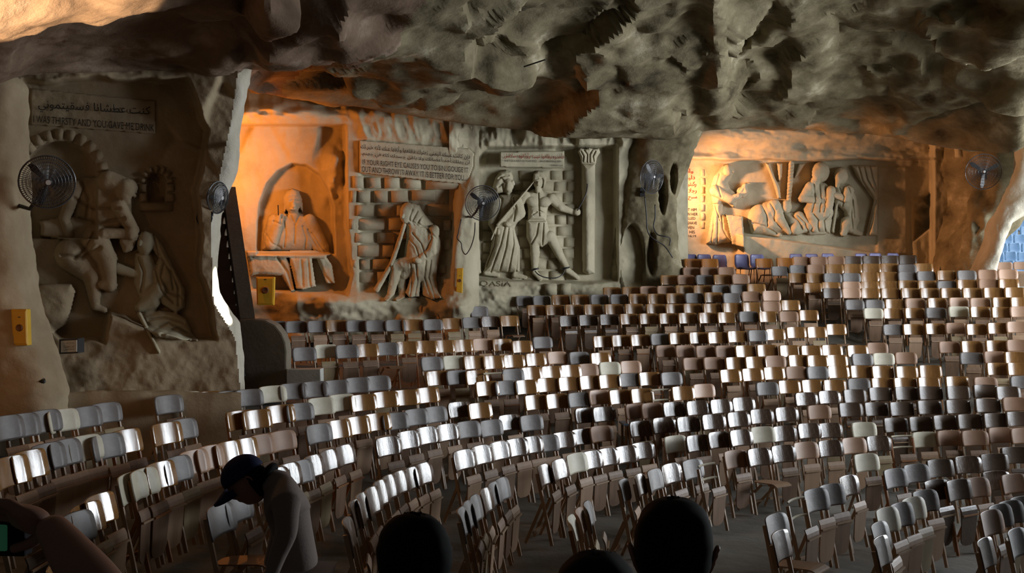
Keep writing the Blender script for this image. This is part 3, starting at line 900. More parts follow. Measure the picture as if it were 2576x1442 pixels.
# ================================================================= bay 2
def k2(*pts): return K(560, 200, 2.326, pts)
b2 = wempty('carved_relief', PL2.at(np.array(880.), np.array(760.)))
tag(b2, 'orange lit relief of a man in an arched niche and a seated cloaked woman', 'relief')
relief('figure', PL2, wall2, [
    ('ell', 736, 507, 21, 31, 0, 0.24, 1.0), ('poly', k2((352, 690), (375, 652), (410, 640), (445, 652), (466, 700), (470, 780), (440, 740), (385, 740), (360, 790)), 0.2, 9, 1.2),
    ('cap', 737, 528, 13, 738, 548, 15, 0.2), ('cap', 738, 512, 4, 739, 519, 5, 0.48), ('ell', 737, 526, 8, 3, 0, 0.47, 0.8),
    ('poly', k2((300, 790), (370, 780), (400, 800), (445, 780), (505, 800), (540, 880), (560, 950), (520, 1005), (340, 1005), (232, 1000), (240, 900), (262, 830)), 0.1, 30, 0.9),
    ('cap', 690, 556, 17, 680, 610, 14, 0.26), ('cap', 682, 615, 14, 702, 560, 11, 0.34), ('cap', 703, 556, 10, 706, 545, 8, 0.36),
    ('cap', 778, 556, 18, 812, 624, 16, 0.2), ('poly', k2((505, 860), (545, 900), (600, 980), (640, 1025), (600, 1035), (530, 1000), (490, 940)), 0.16, 14, 1.2),
] + [('cut', k2(*l), 2.2, 0.03) for l in (((400, 800), (425, 850), (420, 960)), ((450, 800), (425, 850)), ((470, 860), (490, 930), (480, 990)), ((360, 830), (370, 900), (360, 980)), ((520, 900), (570, 970), (610, 1020)), ((500, 880), (540, 960), (580, 1020)), ((250, 900), (290, 960), (340, 985)), ((300, 830), (340, 850), (345, 800)),
      ((385, 690), (420, 684), (455, 690)), ((392, 712), (410, 708)), ((428, 708), (446, 712)))], b2, step=1.5)
relief('carved_table', PL2, wall2, [
    ('poly', k2((140, 1005), (545, 1000), (610, 1030), (600, 1050), (380, 1045), (145, 1038)), 0.42, 5, 1.0),
    ('poly', k2((150, 1035), (370, 1035), (395, 1080), (422, 1235), (400, 1240), (345, 1150), (210, 1140), (165, 1150)), 0.34, 10, 0.9),
    ('poly', k2((385, 1035), (520, 1040), (545, 1210), (470, 1230), (430, 1225)), 0.38, 12, 0.9),
    ('poly', k2((545, 1035), (600, 1030), (640, 1085), (658, 1195), (610, 1195), (575, 1110)), 0.3, 8, 1.0),
    ('cut', k2((460, 1060), (470, 1210)), 3, 0.03), ('cut', k2((500, 1060), (512, 1210)), 3, 0.03), ('cut', k2((560, 1060), (600, 1150), (640, 1195)), 3, 0.05), ('cut', k2((320, 1045), (380, 1130), (408, 1230)), 3, 0.05)
], b2, step=1.6)
_b = float(wall2(np.array([[700.]]), np.array([[530.]]), PL2.at(np.array([[700.]]), np.array([[530.]])))[0, 0])
V, F = tube_vf([Vector(PL2.at(np.array(699.5), np.array(516.), np.array(_b + 0.52))), Vector(PL2.at(np.array(700.5), np.array(542.), np.array(_b + 0.50)))], 0.014, 6)
link('pencil', mesh('pencil', V, F), M['stone_dark_text'], b2)
BR2 = [(835, 570, 930, 640), (940, 572, 1040, 642), (1050, 575, 1165, 642), (1172, 582, 1400, 650), (790, 645, 868, 725), (880, 648, 970, 725), (976, 648, 1090, 725), (1098, 645, 1250, 712), (780, 730, 890, 804), (900, 728, 1010, 806), (1018, 735, 1060, 800), (1190, 726, 1340, 802),
       (785, 812, 960, 886), (968, 812, 1060, 886), (770, 892, 888, 960), (896, 892, 1010, 960), (782, 965, 925, 1042), (932, 965, 1005, 1042), (800, 1048, 866, 1116), (872, 1048, 985, 1116), (795, 1125, 890, 1192), (900, 1122, 965, 1192), (1262, 1082, 1312, 1140), (1275, 1150, 1320, 1200), (1290, 820, 1340, 890), (1295, 930, 1345, 1000)]
BR2 += [(755, 560, 828, 640), (750, 648, 786, 722), (745, 815, 778, 880), (745, 1050, 790, 1110), (742, 1125, 788, 1190)]
brick_parts(PL2, wall2, [(560 + a / 2.326, 200 + b / 2.326, 560 + c / 2.326, 200 + d / 2.326) for a, b, c, d in BR2], b2, hgt=0.13)
CL = k2((1062, 770), (1075, 735), (1110, 722), (1150, 735), (1185, 790), (1235, 850), (1278, 940), (1282, 990), (1262, 1080), (1250, 1170), (1262, 1240), (1280, 1278), (1225, 1290), (1170, 1262), (1160, 1190), (1110, 1250), (1085, 1240), (1095, 1130), (1060, 1040), (1075, 930), (1070, 870), (1055, 840))
relief('figure', PL2, wall2, [
    ('poly', CL, 0.14, 24, 1.0),
    ('ell', 1026, 537, 20, 28, 0, 0.22, 1.0), ('ell', 1020, 540, 13, 22, 0, 0.34, 0.9), ('cap', 1014, 541, 3, 1012, 546, 4, 0.5),
    ('poly', k2((1085, 850), (1150, 820), (1220, 860), (1240, 940), (1230, 1040), (1120, 1060), (1080, 960)), 0.2, 22, 1.0),
    ('cap', 1092, 580, 14, 1088, 628, 13, 0.34), ('cap', 1088, 632, 13, 1052, 655, 8, 0.38), ('ell', 1050, 656, 10, 8, 20, 0.42),
    ('cap', 1062, 652, 19, 998, 668, 16, 0.24), ('cap', 998, 668, 16, 984, 735, 10, 0.2), ('cap', 984, 738, 8, 972, 752, 6, 0.16),
    ('cap', 1045, 668, 17, 1018, 690, 14, 0.16), ('cap', 1010, 690, 12, 1012, 742, 9, 0.12), ('cap', 1012, 744, 7, 1000, 752, 6, 0.12),
    ('poly', k2((1090, 1060), (1150, 1060), (1165, 1150), (1150, 1270), (1090, 1275), (1070, 1250), (1100, 1150)), 0.2, 14, 1.0),
] + [('cut', k2(*l), 2.0, 0.035) for l in (((1110, 760), (1090, 820), (1120, 850)), ((1140, 770), (1110, 830), (1150, 860), (1220, 860)), ((1165, 800), (1140, 840), (1200, 880), (1250, 930)), ((1100, 1080), (1110, 1180), (1095, 1270)), ((1130, 1080), (1140, 1180), (1125, 1270)),
      ((1190, 1060), (1180, 1160), (1220, 1280)), ((1220, 1060), (1205, 1160), (1245, 1285)), ((1250, 960), (1255, 1040), (1230, 1150)), ((1110, 900), (1160, 960), (1190, 1040)), ((1090, 930), (1130, 980), (1150, 1040)), ((1210, 880), (1225, 930), (1190, 1000)))], b2, step=1.4)
relief('carved_staff', PL2, lambda u, v, p: wall2(u, v, p) + 0.1, [('cap', 1018, 566, 5, 985, 665, 6, 0.2, 1.1), ('cap', 985, 665, 6, 948, 728, 7, 0.14, 1.1)], b2, step=1.4)
tp2 = relief('writing_panel', PL2, lambda u, v, p: 0 * u - 0.02, [('poly', TXT2, 0.10, 2.5, 1.2)], b2, step=1.8)
HT2 = 0.14
lettering(arabic('فإن كانت عينك اليمنى تعثرك فاقلعها وألقها عنك لأنه خير لك'), PL2, ((907, 359), (1183, 386), (907, 377)), HT2, M['stone_dark_text'], b2, bold=0.008)
lettering(arabic('أن يهلك أحد أعضائك ولا يلقى جسدك كله في جهنم'), PL2, ((912, 378), (1182, 402), (912, 394)), HT2, M['stone_dark_text'], b2, bold=0.008)
lettering('IF YOUR RIGHT EYE CAUSES YOU TO SIN, GOUGE IT', PL2, ((912, 401), (1178, 422), (912, 416)), HT2, M['stone_dark_text'], b2)
lettering('OUT AND THROW IT AWAY. IT IS BETTER FOR YOU...', PL2, ((910, 418), (1174, 441), (910, 432)), HT2, M['stone_dark_text'], b2)

# ================================================================= bay 3
def k3(*pts): return K(1120, 320, 3.134, pts)
b3 = wempty('carved_relief', PL3.at(np.array(1330.), np.array(700.)))
tag(b3, 'grey lit relief of a robed swordsman and a chained strong man between columns', 'relief')
q3 = []
for i, y in enumerate(range(335, 1140, 88)):
    x = 575 - (i % 2) * 60
    rr = random.Random(i)
    while x < 1020:
        w_ = rr.uniform(85, 135)
        q3.append((x + 4, y + 4, min(x + w_, 1035) - 4, y + 84)); x += w_
q3 += [(290, 730 + 88 * i, 385, 812 + 88 * i) for i in range(4)]
brick_parts(PL3, wall3, [(1120 + a / 3.134, 320 + b / 3.134, 1120 + c / 3.134, 320 + d / 3.134) for a, b, c, d in q3 if c - a > 30], b3, hgt=0.055)
for nm, shp in (('column', [('poly', k3((1075, 285), (1182, 288), (1178, 1152), (1128, 1165), (1082, 1140), (1078, 700)), 0.1, 17, 1.5)]),
                ('column', [('poly', k3((175, 735), (262, 735), (285, 1150), (250, 1168), (165, 1155)), 0.1, 15, 1.4)])):
    relief(nm, PL3, wall3, shp, b3, step=1.5)
relief('capital', PL3, wall3, [('poly', k3((1045, 190), (1062, 168), (1110, 172), (1135, 165), (1170, 172), (1212, 168), (1222, 200), (1196, 240), (1185, 296), (1070, 290), (1066, 240)), 0.3, 10, 1.3),
        ('cut', k3((1095, 180), (1120, 215), (1118, 275)), 1.6, 0.06), ('cut', k3((1160, 180), (1140, 215), (1140, 275)), 1.6, 0.06), ('cut', k3((1185, 190), (1165, 230), (1172, 270)), 1.6, 0.06), ('cut', k3((1070, 190), (1092, 230), (1086, 270)), 1.6, 0.06),
        ('cut', k3((1066, 284), (1190, 288)), 1.5, 0.05)], b3, step=1.1)
relief('figure', PL3, wall3, [
    ('poly', k3((372, 480), (395, 400), (430, 352), (480, 335), (520, 350), (538, 400), (525, 470), (520, 520), (450, 520), (400, 525)), 0.14, 14, 1.3),
    ('ell', 1280, 466, 13, 17, 0, 0.3, 0.9), ('cap', 1290, 458, 4, 1293, 464, 3, 0.36), ('cap', 1281, 480, 8, 1279, 486, 5, 0.3),
    ('poly', k3((430, 530), (500, 515), (555, 530), (592, 600), (612, 680), (560, 770), (548, 800), (590, 950), (588, 1140), (560, 1150), (440, 1140), (300, 1145), (322, 1060), (350, 1000), (372, 860), (360, 780), (400, 660)), 0.08, 26, 1.0),
    ('cap', 1300, 505, 15, 1308, 535, 14, 0.28), ('cap', 1308, 537, 14, 1282, 562, 10, 0.3), ('ell', 1277, 565, 8, 6, 30, 0.4),
    ('cap', 1250, 510, 14, 1240, 560, 12, 0.24), ('cap', 1240, 562, 12, 1248, 582, 9, 0.28), ('ell', 1250, 584, 8, 7, 0, 0.34),
    ('cap', 1222, 686, 8, 1252, 692, 6, 0.12), ('cap', 1295, 692, 8, 1322, 698, 5, 0.12),
] + [('cut', k3(*l), 2.0, 0.05) for l in (((470, 790), (440, 920), (360, 1140)), ((500, 800), (480, 950), (430, 1130)), ((530, 800), (540, 920), (500, 1140)), ((555, 830), (575, 960), (560, 1140)), ((410, 800), (390, 940), (330, 1100)), ((540, 560), (560, 640), (540, 740)), ((450, 560), (430, 660), (400, 780)),
      ((400, 420), (440, 400), (480, 440), (470, 510)), ((420, 470), (450, 450), (460, 510)), ((500, 380), (470, 380), (430, 400)))], b3, step=1.2)
relief('carved_sword', PL3, lambda u, v, p: 0 * u - 0.3, [('cap', 1342, 458, 1.5, 1252, 566, 4.2, 0.36, 1.0), ('cap', 1250, 568, 2.2, 1236, 602, 1.8, 0.3, 1.0)], b3, step=0.9)
relief('figure', PL3, wall3, [
    ('ell', 1354, 458, 12, 19, 0, 0.3, 1.0), ('poly', k3((690, 440), (695, 370), (730, 345), (775, 350), (800, 395), (790, 450), (772, 480), (770, 420), (740, 385), (712, 420), (706, 470)), 0.3, 6, 1.3),
    ('cap', 1354, 458, 2, 1354, 464, 3, 0.5), ('cap', 1353, 474, 7, 1353, 480, 6, 0.36), ('cap', 1355, 478, 9, 1358, 490, 10, 0.22),
    ('poly', k3((610, 530), (690, 490), (760, 498), (845, 530), (850, 580), (815, 630), (800, 680), (796, 740), (650, 738), (652, 650), (640, 600)), 0.12, 18, 1.1),
    ('ell', 1341, 508, 17, 13, 15, 0.32, 0.7), ('ell', 1372, 508, 17, 13, -15, 0.32, 0.7),
    ('cap', 1322, 494, 13, 1308, 512, 10, 0.24), ('cap', 1388, 500, 13, 1412, 522, 10, 0.28), ('cap', 1412, 522, 10, 1442, 534, 7, 0.3), ('ell', 1452, 534, 9, 9, 0, 0.34),
    ('poly', k3((640, 732), (800, 732), (815, 800), (842, 890), (850, 912), (790, 930), (762, 948), (730, 938), (668, 932), (640, 868)), 0.16, 15, 1.2),
    ('cap', 1344, 600, 13, 1346, 632, 11, 0.22), ('cap', 1346, 635, 12, 1345, 682, 7, 0.2), ('cap', 1345, 685, 7, 1358, 700, 7, 0.2),
    ('cap', 1384, 595, 14, 1405, 634, 11, 0.24), ('cap', 1405, 636, 11, 1425, 672, 7, 0.2), ('cap', 1428, 680, 8, 1452, 698, 6, 0.2),
    ('cut', k3((735, 520), (742, 700)), 1.5, 0.05), ('cut', k3((690, 690), (740, 655), (790, 690)), 1.6, 0.04), ('cut', k3((700, 670), (735, 672)), 1.2, 0.03), ('cut', k3((745, 672), (778, 670)), 1.2, 0.03), ('cut', k3((700, 706), (735, 706)), 1.2, 0.03), ('cut', k3((745, 706), (778, 706)), 1.2, 0.03),
    ('cut', k3((735, 760), (720, 850), (680, 920)), 2, 0.05), ('cut', k3((775, 760), (770, 850), (765, 930)), 2, 0.05), ('cut', k3((640, 738), (800, 738)), 1.6, 0.04),
    ('cut', k3((718, 408), (735, 405)), 1.2, 0.03), ('cut', k3((748, 405), (768, 408)), 1.2, 0.03)
], b3, step=1.1)
brick_parts(PL3, wall3, [(1368, 712, 1402, 745), (1410, 712, 1438, 745)], b3, hgt=0.2)
relief('writing_panel', PL3, lambda u, v, p: 0 * u - 0.12, [('poly', k3((432, 196), (938, 190), (938, 322), (432, 312)), 0.10, 2, 1.2)], b3, step=1.8)
lettering(arabic('فأخذوه وقلعوا عينيه وأوثقوه بسلاسل'), PL3, ((1268, 383), (1419, 386), (1268, 399)), 0.03, M['stone_red_text'], b3, bold=0.008)
lettering('THEY GOUGED OUT HIS EYES ... AND BINDING HIM', PL3, ((1268, 402), (1412, 404), (1268, 407)), 0.03, M['stone_dark_text'], b3)
lettering('JUDGES 16:21', PL3, ((1386, 414), (1416, 415), (1386, 419)), 0.03, M['stone_dark_text'], b3)
lettering('QASIA', PL3, ((1207, 706), (1286, 708), (1207, 722)), lambda u, v, p: wall3(u, v, p), M['rock'], b3)

# ================================================================= bay 4
def k4(*pts): return K(1640, 300, 2.752, pts)
b4 = wempty('carved_relief', PL4.at(np.array(2000.), np.array(630.)))
tag(b4, 'warm lit relief of a standing woman and crouching men at a tent', 'relief')
relief('figure', PL4, wall4, [
    ('poly', k4((465, 350), (490, 318), (530, 308), (562, 330), (565, 375), (545, 410), (525, 440), (540, 480), (572, 505), (592, 535), (580, 608), (560, 612), (520, 580), (492, 585), (485, 650), (520, 680), (545, 770), (562, 850), (480, 858), (440, 870), (375, 862), (392, 780), (408, 690), (425, 620), (412, 540), (412, 450), (430, 390)), 0.10, 20, 1.0),
    ('ell', 1832, 428, 12, 15, 0, 0.36, 0.9), ('cap', 1843, 428, 3, 1845, 432, 3, 0.42), ('cap', 1800, 480, 15, 1838, 502, 12, 0.3), ('cap', 1838, 502, 11, 1858, 494, 8, 0.3), ('cap', 1858, 494, 6, 1872, 468, 5, 0.2),
    ('cut', k4((440, 600), (450, 640), (470, 700)), 2, 0.06), ('cut', k4((480, 650), (490, 760), (540, 850)), 2, 0.05), ('cut', k4((430, 640), (425, 760), (410, 850)), 2, 0.05), ('cut', k4((455, 680), (455, 780), (450, 860)), 2, 0.05), ('cut', k4((425, 590), (490, 585)), 2, 0.06), ('cut', k4((470, 380), (450, 450), (480, 540)), 2, 0.04)
], b4, step=1.3)
relief('carved_horn', PL4, wall4, [('cap', 1858, 490, 6, 1876, 482, 5, 0.2), ('cap', 1876, 482, 6, 1874, 466, 5, 0.2), ('cap', 1874, 466, 5, 1886, 462, 3, 0.2), ('ell', 1866, 484, 14, 14, 0, 0.1, 0.7)], b4, step=1.2)
relief('stone_block', PL4, wall4, [('poly', k4((512, 662), (628, 672), (640, 888), (556, 868)), 0.42, 4, 1.0)], b4, step=1.4)
relief('figure', PL4, wall4, [
    ('poly', k4((688, 700), (720, 630), (770, 580), (830, 562), (890, 575), (905, 620), (885, 670), (900, 720), (945, 765), (930, 795), (860, 790), (800, 800), (690, 795), (675, 750)), 0.06, 30, 0.9),
    ('cap', 1948, 520, 18, 1960, 548, 14, 0.26), ('cap', 1960, 548, 13, 1985, 584, 7, 0.3), ('ell', 1978, 520, 14, 17, 0, 0.22, 1.0),
    ('cap', 1902, 568, 16, 1960, 588, 9, 0.1), ('ell', 1908, 545, 26, 32, 20, 0.16, 0.8),
    ('cut', k4((760, 600), (790, 660), (800, 740)), 2.4, 0.05), ('cut', k4((820, 580), (850, 640), (850, 700)), 2.4, 0.05), ('cut', k4((700, 720), (780, 740), (860, 790)), 2.2, 0.05)
], b4, step=1.4)
relief('figure', PL4, wall4, [
    ('poly', k4((905, 640), (950, 640), (1010, 655), (1070, 690), (1120, 720), (1150, 760), (1130, 785), (1080, 790), (1000, 790), (960, 770), (930, 720)), 0.06, 24, 0.9),
    ('ell', 2000, 575, 14, 17, 30, 0.24, 1.0), ('cap', 2010, 545, 14, 2035, 570, 11, 0.2), ('cap', 2035, 570, 10, 2005, 585, 7, 0.26), ('cap', 2040, 580, 12, 2075, 582, 8, 0.14),
    ('cut', k4((960, 660), (1010, 700), (1040, 760)), 2, 0.05), ('cut', k4((1010, 670), (1060, 720), (1080, 780)), 2, 0.05)
], b4, step=1.4)
relief('figure', PL4, wall4, [
    ('ell', 2065, 433, 22, 26, 0, 0.26, 1.0), ('ell', 2056, 440, 13, 17, 0, 0.4, 0.9), ('cap', 2052, 455, 12, 2044, 480, 8, 0.34),
    ('poly', k4((1060, 480), (1110, 430), (1200, 440), (1250, 480), (1262, 560), (1230, 640), (1250, 700), (1235, 790), (1160, 790), (1110, 760), (1060, 700), (1045, 620), (1090, 560), (1040, 540)), 0.1, 24, 1.0),
    ('cap', 2038, 470, 13, 2018, 500, 10, 0.34), ('cap', 2018, 500, 10, 2060, 505, 8, 0.36), ('cap', 2090, 480, 13, 2085, 520, 11, 0.34),
    ('cap', 2075, 535, 22, 2045, 540, 18, 0.26), ('cap', 2045, 542, 17, 2050, 575, 11, 0.24),
] + [('cut', k4(*l), 2.0, 0.05) for l in (((1120, 450), (1130, 560), (1110, 640)), ((1160, 450), (1170, 560), (1160, 640)), ((1200, 460), (1210, 560), (1190, 640)), ((1230, 660), (1190, 700), (1200, 780)), ((1120, 660), (1150, 700), (1150, 780)))], b4, step=1.4)
relief('figure', PL4, wall4, [
    ('ell', 2116, 443, 18, 22, 0, 0.26, 1.0), ('ell', 2111, 447, 11, 15, 0, 0.4, 0.9), ('cap', 2108, 458, 8, 2106, 468, 5, 0.38),
    ('poly', k4((1262, 470), (1300, 445), (1370, 450), (1410, 520), (1432, 620), (1440, 700), (1410, 770), (1380, 790), (1340, 785), (1330, 640), (1290, 600), (1262, 790), (1235, 780), (1265, 590), (1250, 540)), 0.1, 20, 1.0),
    ('cap', 2135, 480, 13, 2128, 500, 10, 0.34), ('cap', 2128, 500, 10, 2098, 490, 8, 0.36), ('cap', 2130, 560, 16, 2122, 585, 10, 0.2), ('cap', 2150, 582, 9, 2164, 588, 6, 0.14),
] + [('cut', k4(*l), 2.0, 0.05) for l in (((1300, 480), (1330, 540), (1320, 600)), ((1360, 470), (1390, 560), (1400, 680)), ((1390, 560), (1380, 660), (1390, 760)), ((1290, 620), (1300, 700), (1280, 780)))], b4, step=1.4)
relief('carved_rope', PL4, wall4, [('cap', 1991, 412, 7, 1984, 508, 6, 0.2, 1.3)] + [('cut', [(1979, 420 + 8 * i), (1998, 412 + 8 * i)], 1.3, 0.05) for i in range(13)], b4, step=1.0)
relief('carved_drapery', PL4, wall4, [('poly', k4((785, 305), (815, 305), (850, 400), (885, 470), (895, 550), (870, 548), (840, 440)), 0.08, 7, 1.4), ('poly', k4((865, 305), (905, 305), (900, 400), (880, 440)), 0.08, 6, 1.4), ('poly', k4((1015, 308), (1062, 308), (1010, 390), (985, 410)), 0.08, 6, 1.4)], b4, step=1.4)
relief('carved_drapery', PL4, wall4, [('poly', k4((1380, 320), (1560, 322), (1560, 808), (1480, 808), (1535, 560), (1470, 470), (1420, 400)), 0.08, 12, 1.2)] + [('cut', k4(*l), 2.2, 0.06) for l in (((1430, 330), (1460, 430), (1530, 540)), ((1470, 330), (1490, 420), (1540, 500)), ((1510, 330), (1530, 420), (1550, 480)), ((1550, 560), (1530, 700), (1500, 805)), ((1535, 600), (1515, 700), (1490, 800)))], b4, step=1.5)
brick_parts(PL4, wall4, [(1762, 425 + 22 * i, 1772, 444 + 22 * i) for i in range(7)], b4, hgt=0.05)
HT4 = lambda u, v, p: wall4(u, v, p)
for i, (t, x0, x1) in enumerate((('وأنامته', 1700, 1744), ('دليلة على', 1693, 1748), ('ركبتيها ودعت', 1690, 1751), ('رجلا وحلقت', 1689, 1752), ('سبع خصل', 1697, 1753))):
    lettering(arabic(t), PL4, ((x0, 424 + 16.5 * i), (x1, 424 + 16.5 * i), (x0, 438 + 16.5 * i)), HT4, M['stone_red_text'], b4, bold=0.01)
for i, (t, x0, x1) in enumerate((('HAVING PUT HIM', 1686, 1752), ('TO SLEEP ON HER', 1684, 1755), ('LAP, SHE CALLED', 1684, 1749), ('A MAN TO SHAVE', 1686, 1753), ('OFF THE SEVEN', 1684, 1746), ('BRAIDS OF HIS', 1682, 1748), ('HAIR  JUDG 16:19', 1680, 1751))):
    lettering(t, PL4, ((x0, 523 + 11.2 * i), (x1, 524 + 11.2 * i), (x0, 530.5 + 11.2 * i)), HT4, M['stone_dark_text'], b4)
# ------------------------------------------------------------------ chairs
CROPS = {'3': (680, 740, 3.795), '4': (1300, 640, 3.433), '5': (1900, 620, 3.277), 'L': (0, 950, 2.931), '6': (800, 1000, 2.862), '7': (1600, 1000, 2.639)}
# each row from left to right: crop, then x,y of the middle of a chair's top edge and its finish (capital: seat folded down; m: broken back)
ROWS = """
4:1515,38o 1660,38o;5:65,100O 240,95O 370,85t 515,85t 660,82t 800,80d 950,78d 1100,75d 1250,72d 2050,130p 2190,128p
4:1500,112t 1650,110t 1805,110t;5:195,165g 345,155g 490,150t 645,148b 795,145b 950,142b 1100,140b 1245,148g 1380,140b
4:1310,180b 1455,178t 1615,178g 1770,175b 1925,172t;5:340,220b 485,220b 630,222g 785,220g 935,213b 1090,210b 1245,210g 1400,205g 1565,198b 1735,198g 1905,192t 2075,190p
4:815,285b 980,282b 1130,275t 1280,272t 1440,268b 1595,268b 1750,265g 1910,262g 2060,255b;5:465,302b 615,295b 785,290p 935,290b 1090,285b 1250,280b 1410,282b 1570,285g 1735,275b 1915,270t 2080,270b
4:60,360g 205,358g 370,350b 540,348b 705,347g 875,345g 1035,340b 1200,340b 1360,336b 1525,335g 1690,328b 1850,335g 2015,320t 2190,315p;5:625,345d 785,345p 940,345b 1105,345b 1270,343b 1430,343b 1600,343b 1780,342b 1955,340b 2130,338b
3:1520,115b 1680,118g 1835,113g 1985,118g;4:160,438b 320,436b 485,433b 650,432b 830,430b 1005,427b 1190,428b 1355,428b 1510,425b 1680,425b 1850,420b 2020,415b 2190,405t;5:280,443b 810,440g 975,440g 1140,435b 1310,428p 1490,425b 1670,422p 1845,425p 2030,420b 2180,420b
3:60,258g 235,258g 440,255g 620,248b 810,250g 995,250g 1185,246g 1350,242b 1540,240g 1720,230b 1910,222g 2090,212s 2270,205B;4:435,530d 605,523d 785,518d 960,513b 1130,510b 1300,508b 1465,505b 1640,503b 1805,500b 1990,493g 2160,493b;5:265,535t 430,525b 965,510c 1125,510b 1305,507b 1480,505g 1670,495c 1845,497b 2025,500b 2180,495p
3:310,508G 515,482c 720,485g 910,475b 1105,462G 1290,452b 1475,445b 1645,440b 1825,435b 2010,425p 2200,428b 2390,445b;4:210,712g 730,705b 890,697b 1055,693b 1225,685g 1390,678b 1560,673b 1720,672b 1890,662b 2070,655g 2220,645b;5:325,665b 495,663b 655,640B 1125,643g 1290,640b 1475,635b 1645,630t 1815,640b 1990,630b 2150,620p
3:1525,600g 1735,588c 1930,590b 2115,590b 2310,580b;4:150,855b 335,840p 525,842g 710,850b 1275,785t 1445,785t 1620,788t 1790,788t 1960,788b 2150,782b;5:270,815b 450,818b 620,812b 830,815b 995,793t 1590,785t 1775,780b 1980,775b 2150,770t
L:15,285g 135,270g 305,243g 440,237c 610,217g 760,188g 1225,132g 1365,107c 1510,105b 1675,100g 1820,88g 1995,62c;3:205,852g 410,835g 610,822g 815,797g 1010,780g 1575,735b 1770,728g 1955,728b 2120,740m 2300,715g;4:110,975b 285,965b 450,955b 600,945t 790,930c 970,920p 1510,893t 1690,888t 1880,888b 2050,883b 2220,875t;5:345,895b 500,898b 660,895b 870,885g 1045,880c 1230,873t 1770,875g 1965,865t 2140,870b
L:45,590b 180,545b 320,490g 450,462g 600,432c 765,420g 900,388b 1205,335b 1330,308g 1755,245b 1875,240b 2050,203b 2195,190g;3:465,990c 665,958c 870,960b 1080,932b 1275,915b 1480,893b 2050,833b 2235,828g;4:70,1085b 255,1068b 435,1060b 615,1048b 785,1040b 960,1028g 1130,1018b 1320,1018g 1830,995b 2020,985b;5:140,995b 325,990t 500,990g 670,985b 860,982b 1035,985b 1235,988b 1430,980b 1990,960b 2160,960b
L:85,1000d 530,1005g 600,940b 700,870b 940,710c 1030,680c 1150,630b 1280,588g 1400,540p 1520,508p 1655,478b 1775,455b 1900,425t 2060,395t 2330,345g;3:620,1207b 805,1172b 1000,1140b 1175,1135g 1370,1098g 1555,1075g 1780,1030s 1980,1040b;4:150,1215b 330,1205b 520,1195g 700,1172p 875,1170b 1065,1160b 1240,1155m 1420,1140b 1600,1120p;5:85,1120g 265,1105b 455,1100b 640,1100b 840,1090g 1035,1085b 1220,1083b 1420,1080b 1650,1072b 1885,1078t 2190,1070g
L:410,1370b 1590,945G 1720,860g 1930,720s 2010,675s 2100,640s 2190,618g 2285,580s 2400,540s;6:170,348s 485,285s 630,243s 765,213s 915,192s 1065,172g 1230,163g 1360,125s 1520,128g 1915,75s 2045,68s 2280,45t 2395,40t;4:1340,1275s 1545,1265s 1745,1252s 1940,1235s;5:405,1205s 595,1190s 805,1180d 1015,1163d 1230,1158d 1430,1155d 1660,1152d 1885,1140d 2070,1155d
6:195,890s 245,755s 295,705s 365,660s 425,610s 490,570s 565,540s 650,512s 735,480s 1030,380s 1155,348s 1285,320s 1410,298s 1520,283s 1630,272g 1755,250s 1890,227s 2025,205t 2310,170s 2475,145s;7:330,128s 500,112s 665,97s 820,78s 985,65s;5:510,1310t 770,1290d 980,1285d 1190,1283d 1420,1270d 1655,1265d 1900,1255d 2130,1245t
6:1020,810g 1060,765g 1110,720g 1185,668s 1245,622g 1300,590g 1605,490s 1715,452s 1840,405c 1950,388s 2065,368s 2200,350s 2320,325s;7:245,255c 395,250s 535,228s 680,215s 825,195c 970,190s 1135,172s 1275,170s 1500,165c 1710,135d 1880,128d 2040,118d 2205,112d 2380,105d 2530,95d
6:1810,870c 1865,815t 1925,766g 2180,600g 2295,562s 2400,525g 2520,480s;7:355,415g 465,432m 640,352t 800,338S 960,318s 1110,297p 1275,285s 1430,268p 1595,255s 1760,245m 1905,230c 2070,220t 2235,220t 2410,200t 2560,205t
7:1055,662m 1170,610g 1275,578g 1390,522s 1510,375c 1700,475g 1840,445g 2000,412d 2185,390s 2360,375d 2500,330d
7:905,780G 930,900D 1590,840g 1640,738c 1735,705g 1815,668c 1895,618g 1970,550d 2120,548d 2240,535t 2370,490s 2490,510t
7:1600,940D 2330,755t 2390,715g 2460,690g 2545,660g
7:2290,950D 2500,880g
"""
CF = Vector((9.0, 7.3, 0))

def mirror_quads(rows, thick, n):
    """rows: list of lists of points; a closed sheet of the given thickness (offset along +y)"""
    V, F = [], []
    m_ = len(rows)
    for r in rows:
        V += [Vector(p) for p in r]
    k = len(V)
    for r in rows:
        V += [Vector((p[0], p[1] + thick, p[2])) for p in r]
    for i in range(m_ - 1):
        for j in range(n - 1):
            a = i * n + j
            F.append((a, a + 1, a + n + 1, a + n))
            F.append((k + a, k + a + n, k + a + n + 1, k + a + 1))
    for j in range(n - 1):
        F.append((j, k + j, k + j + 1, j + 1))
        a = (m_ - 1) * n + j
        F.append((a, a + 1, k + a + 1, k + a))
    for i in range(m_ - 1):
        a = i * n
        F.append((a, a + n, k + a + n, k + a))
        b = a + n - 1
        F.append((b, k + b, k + b + n, b + n))
    return V, F

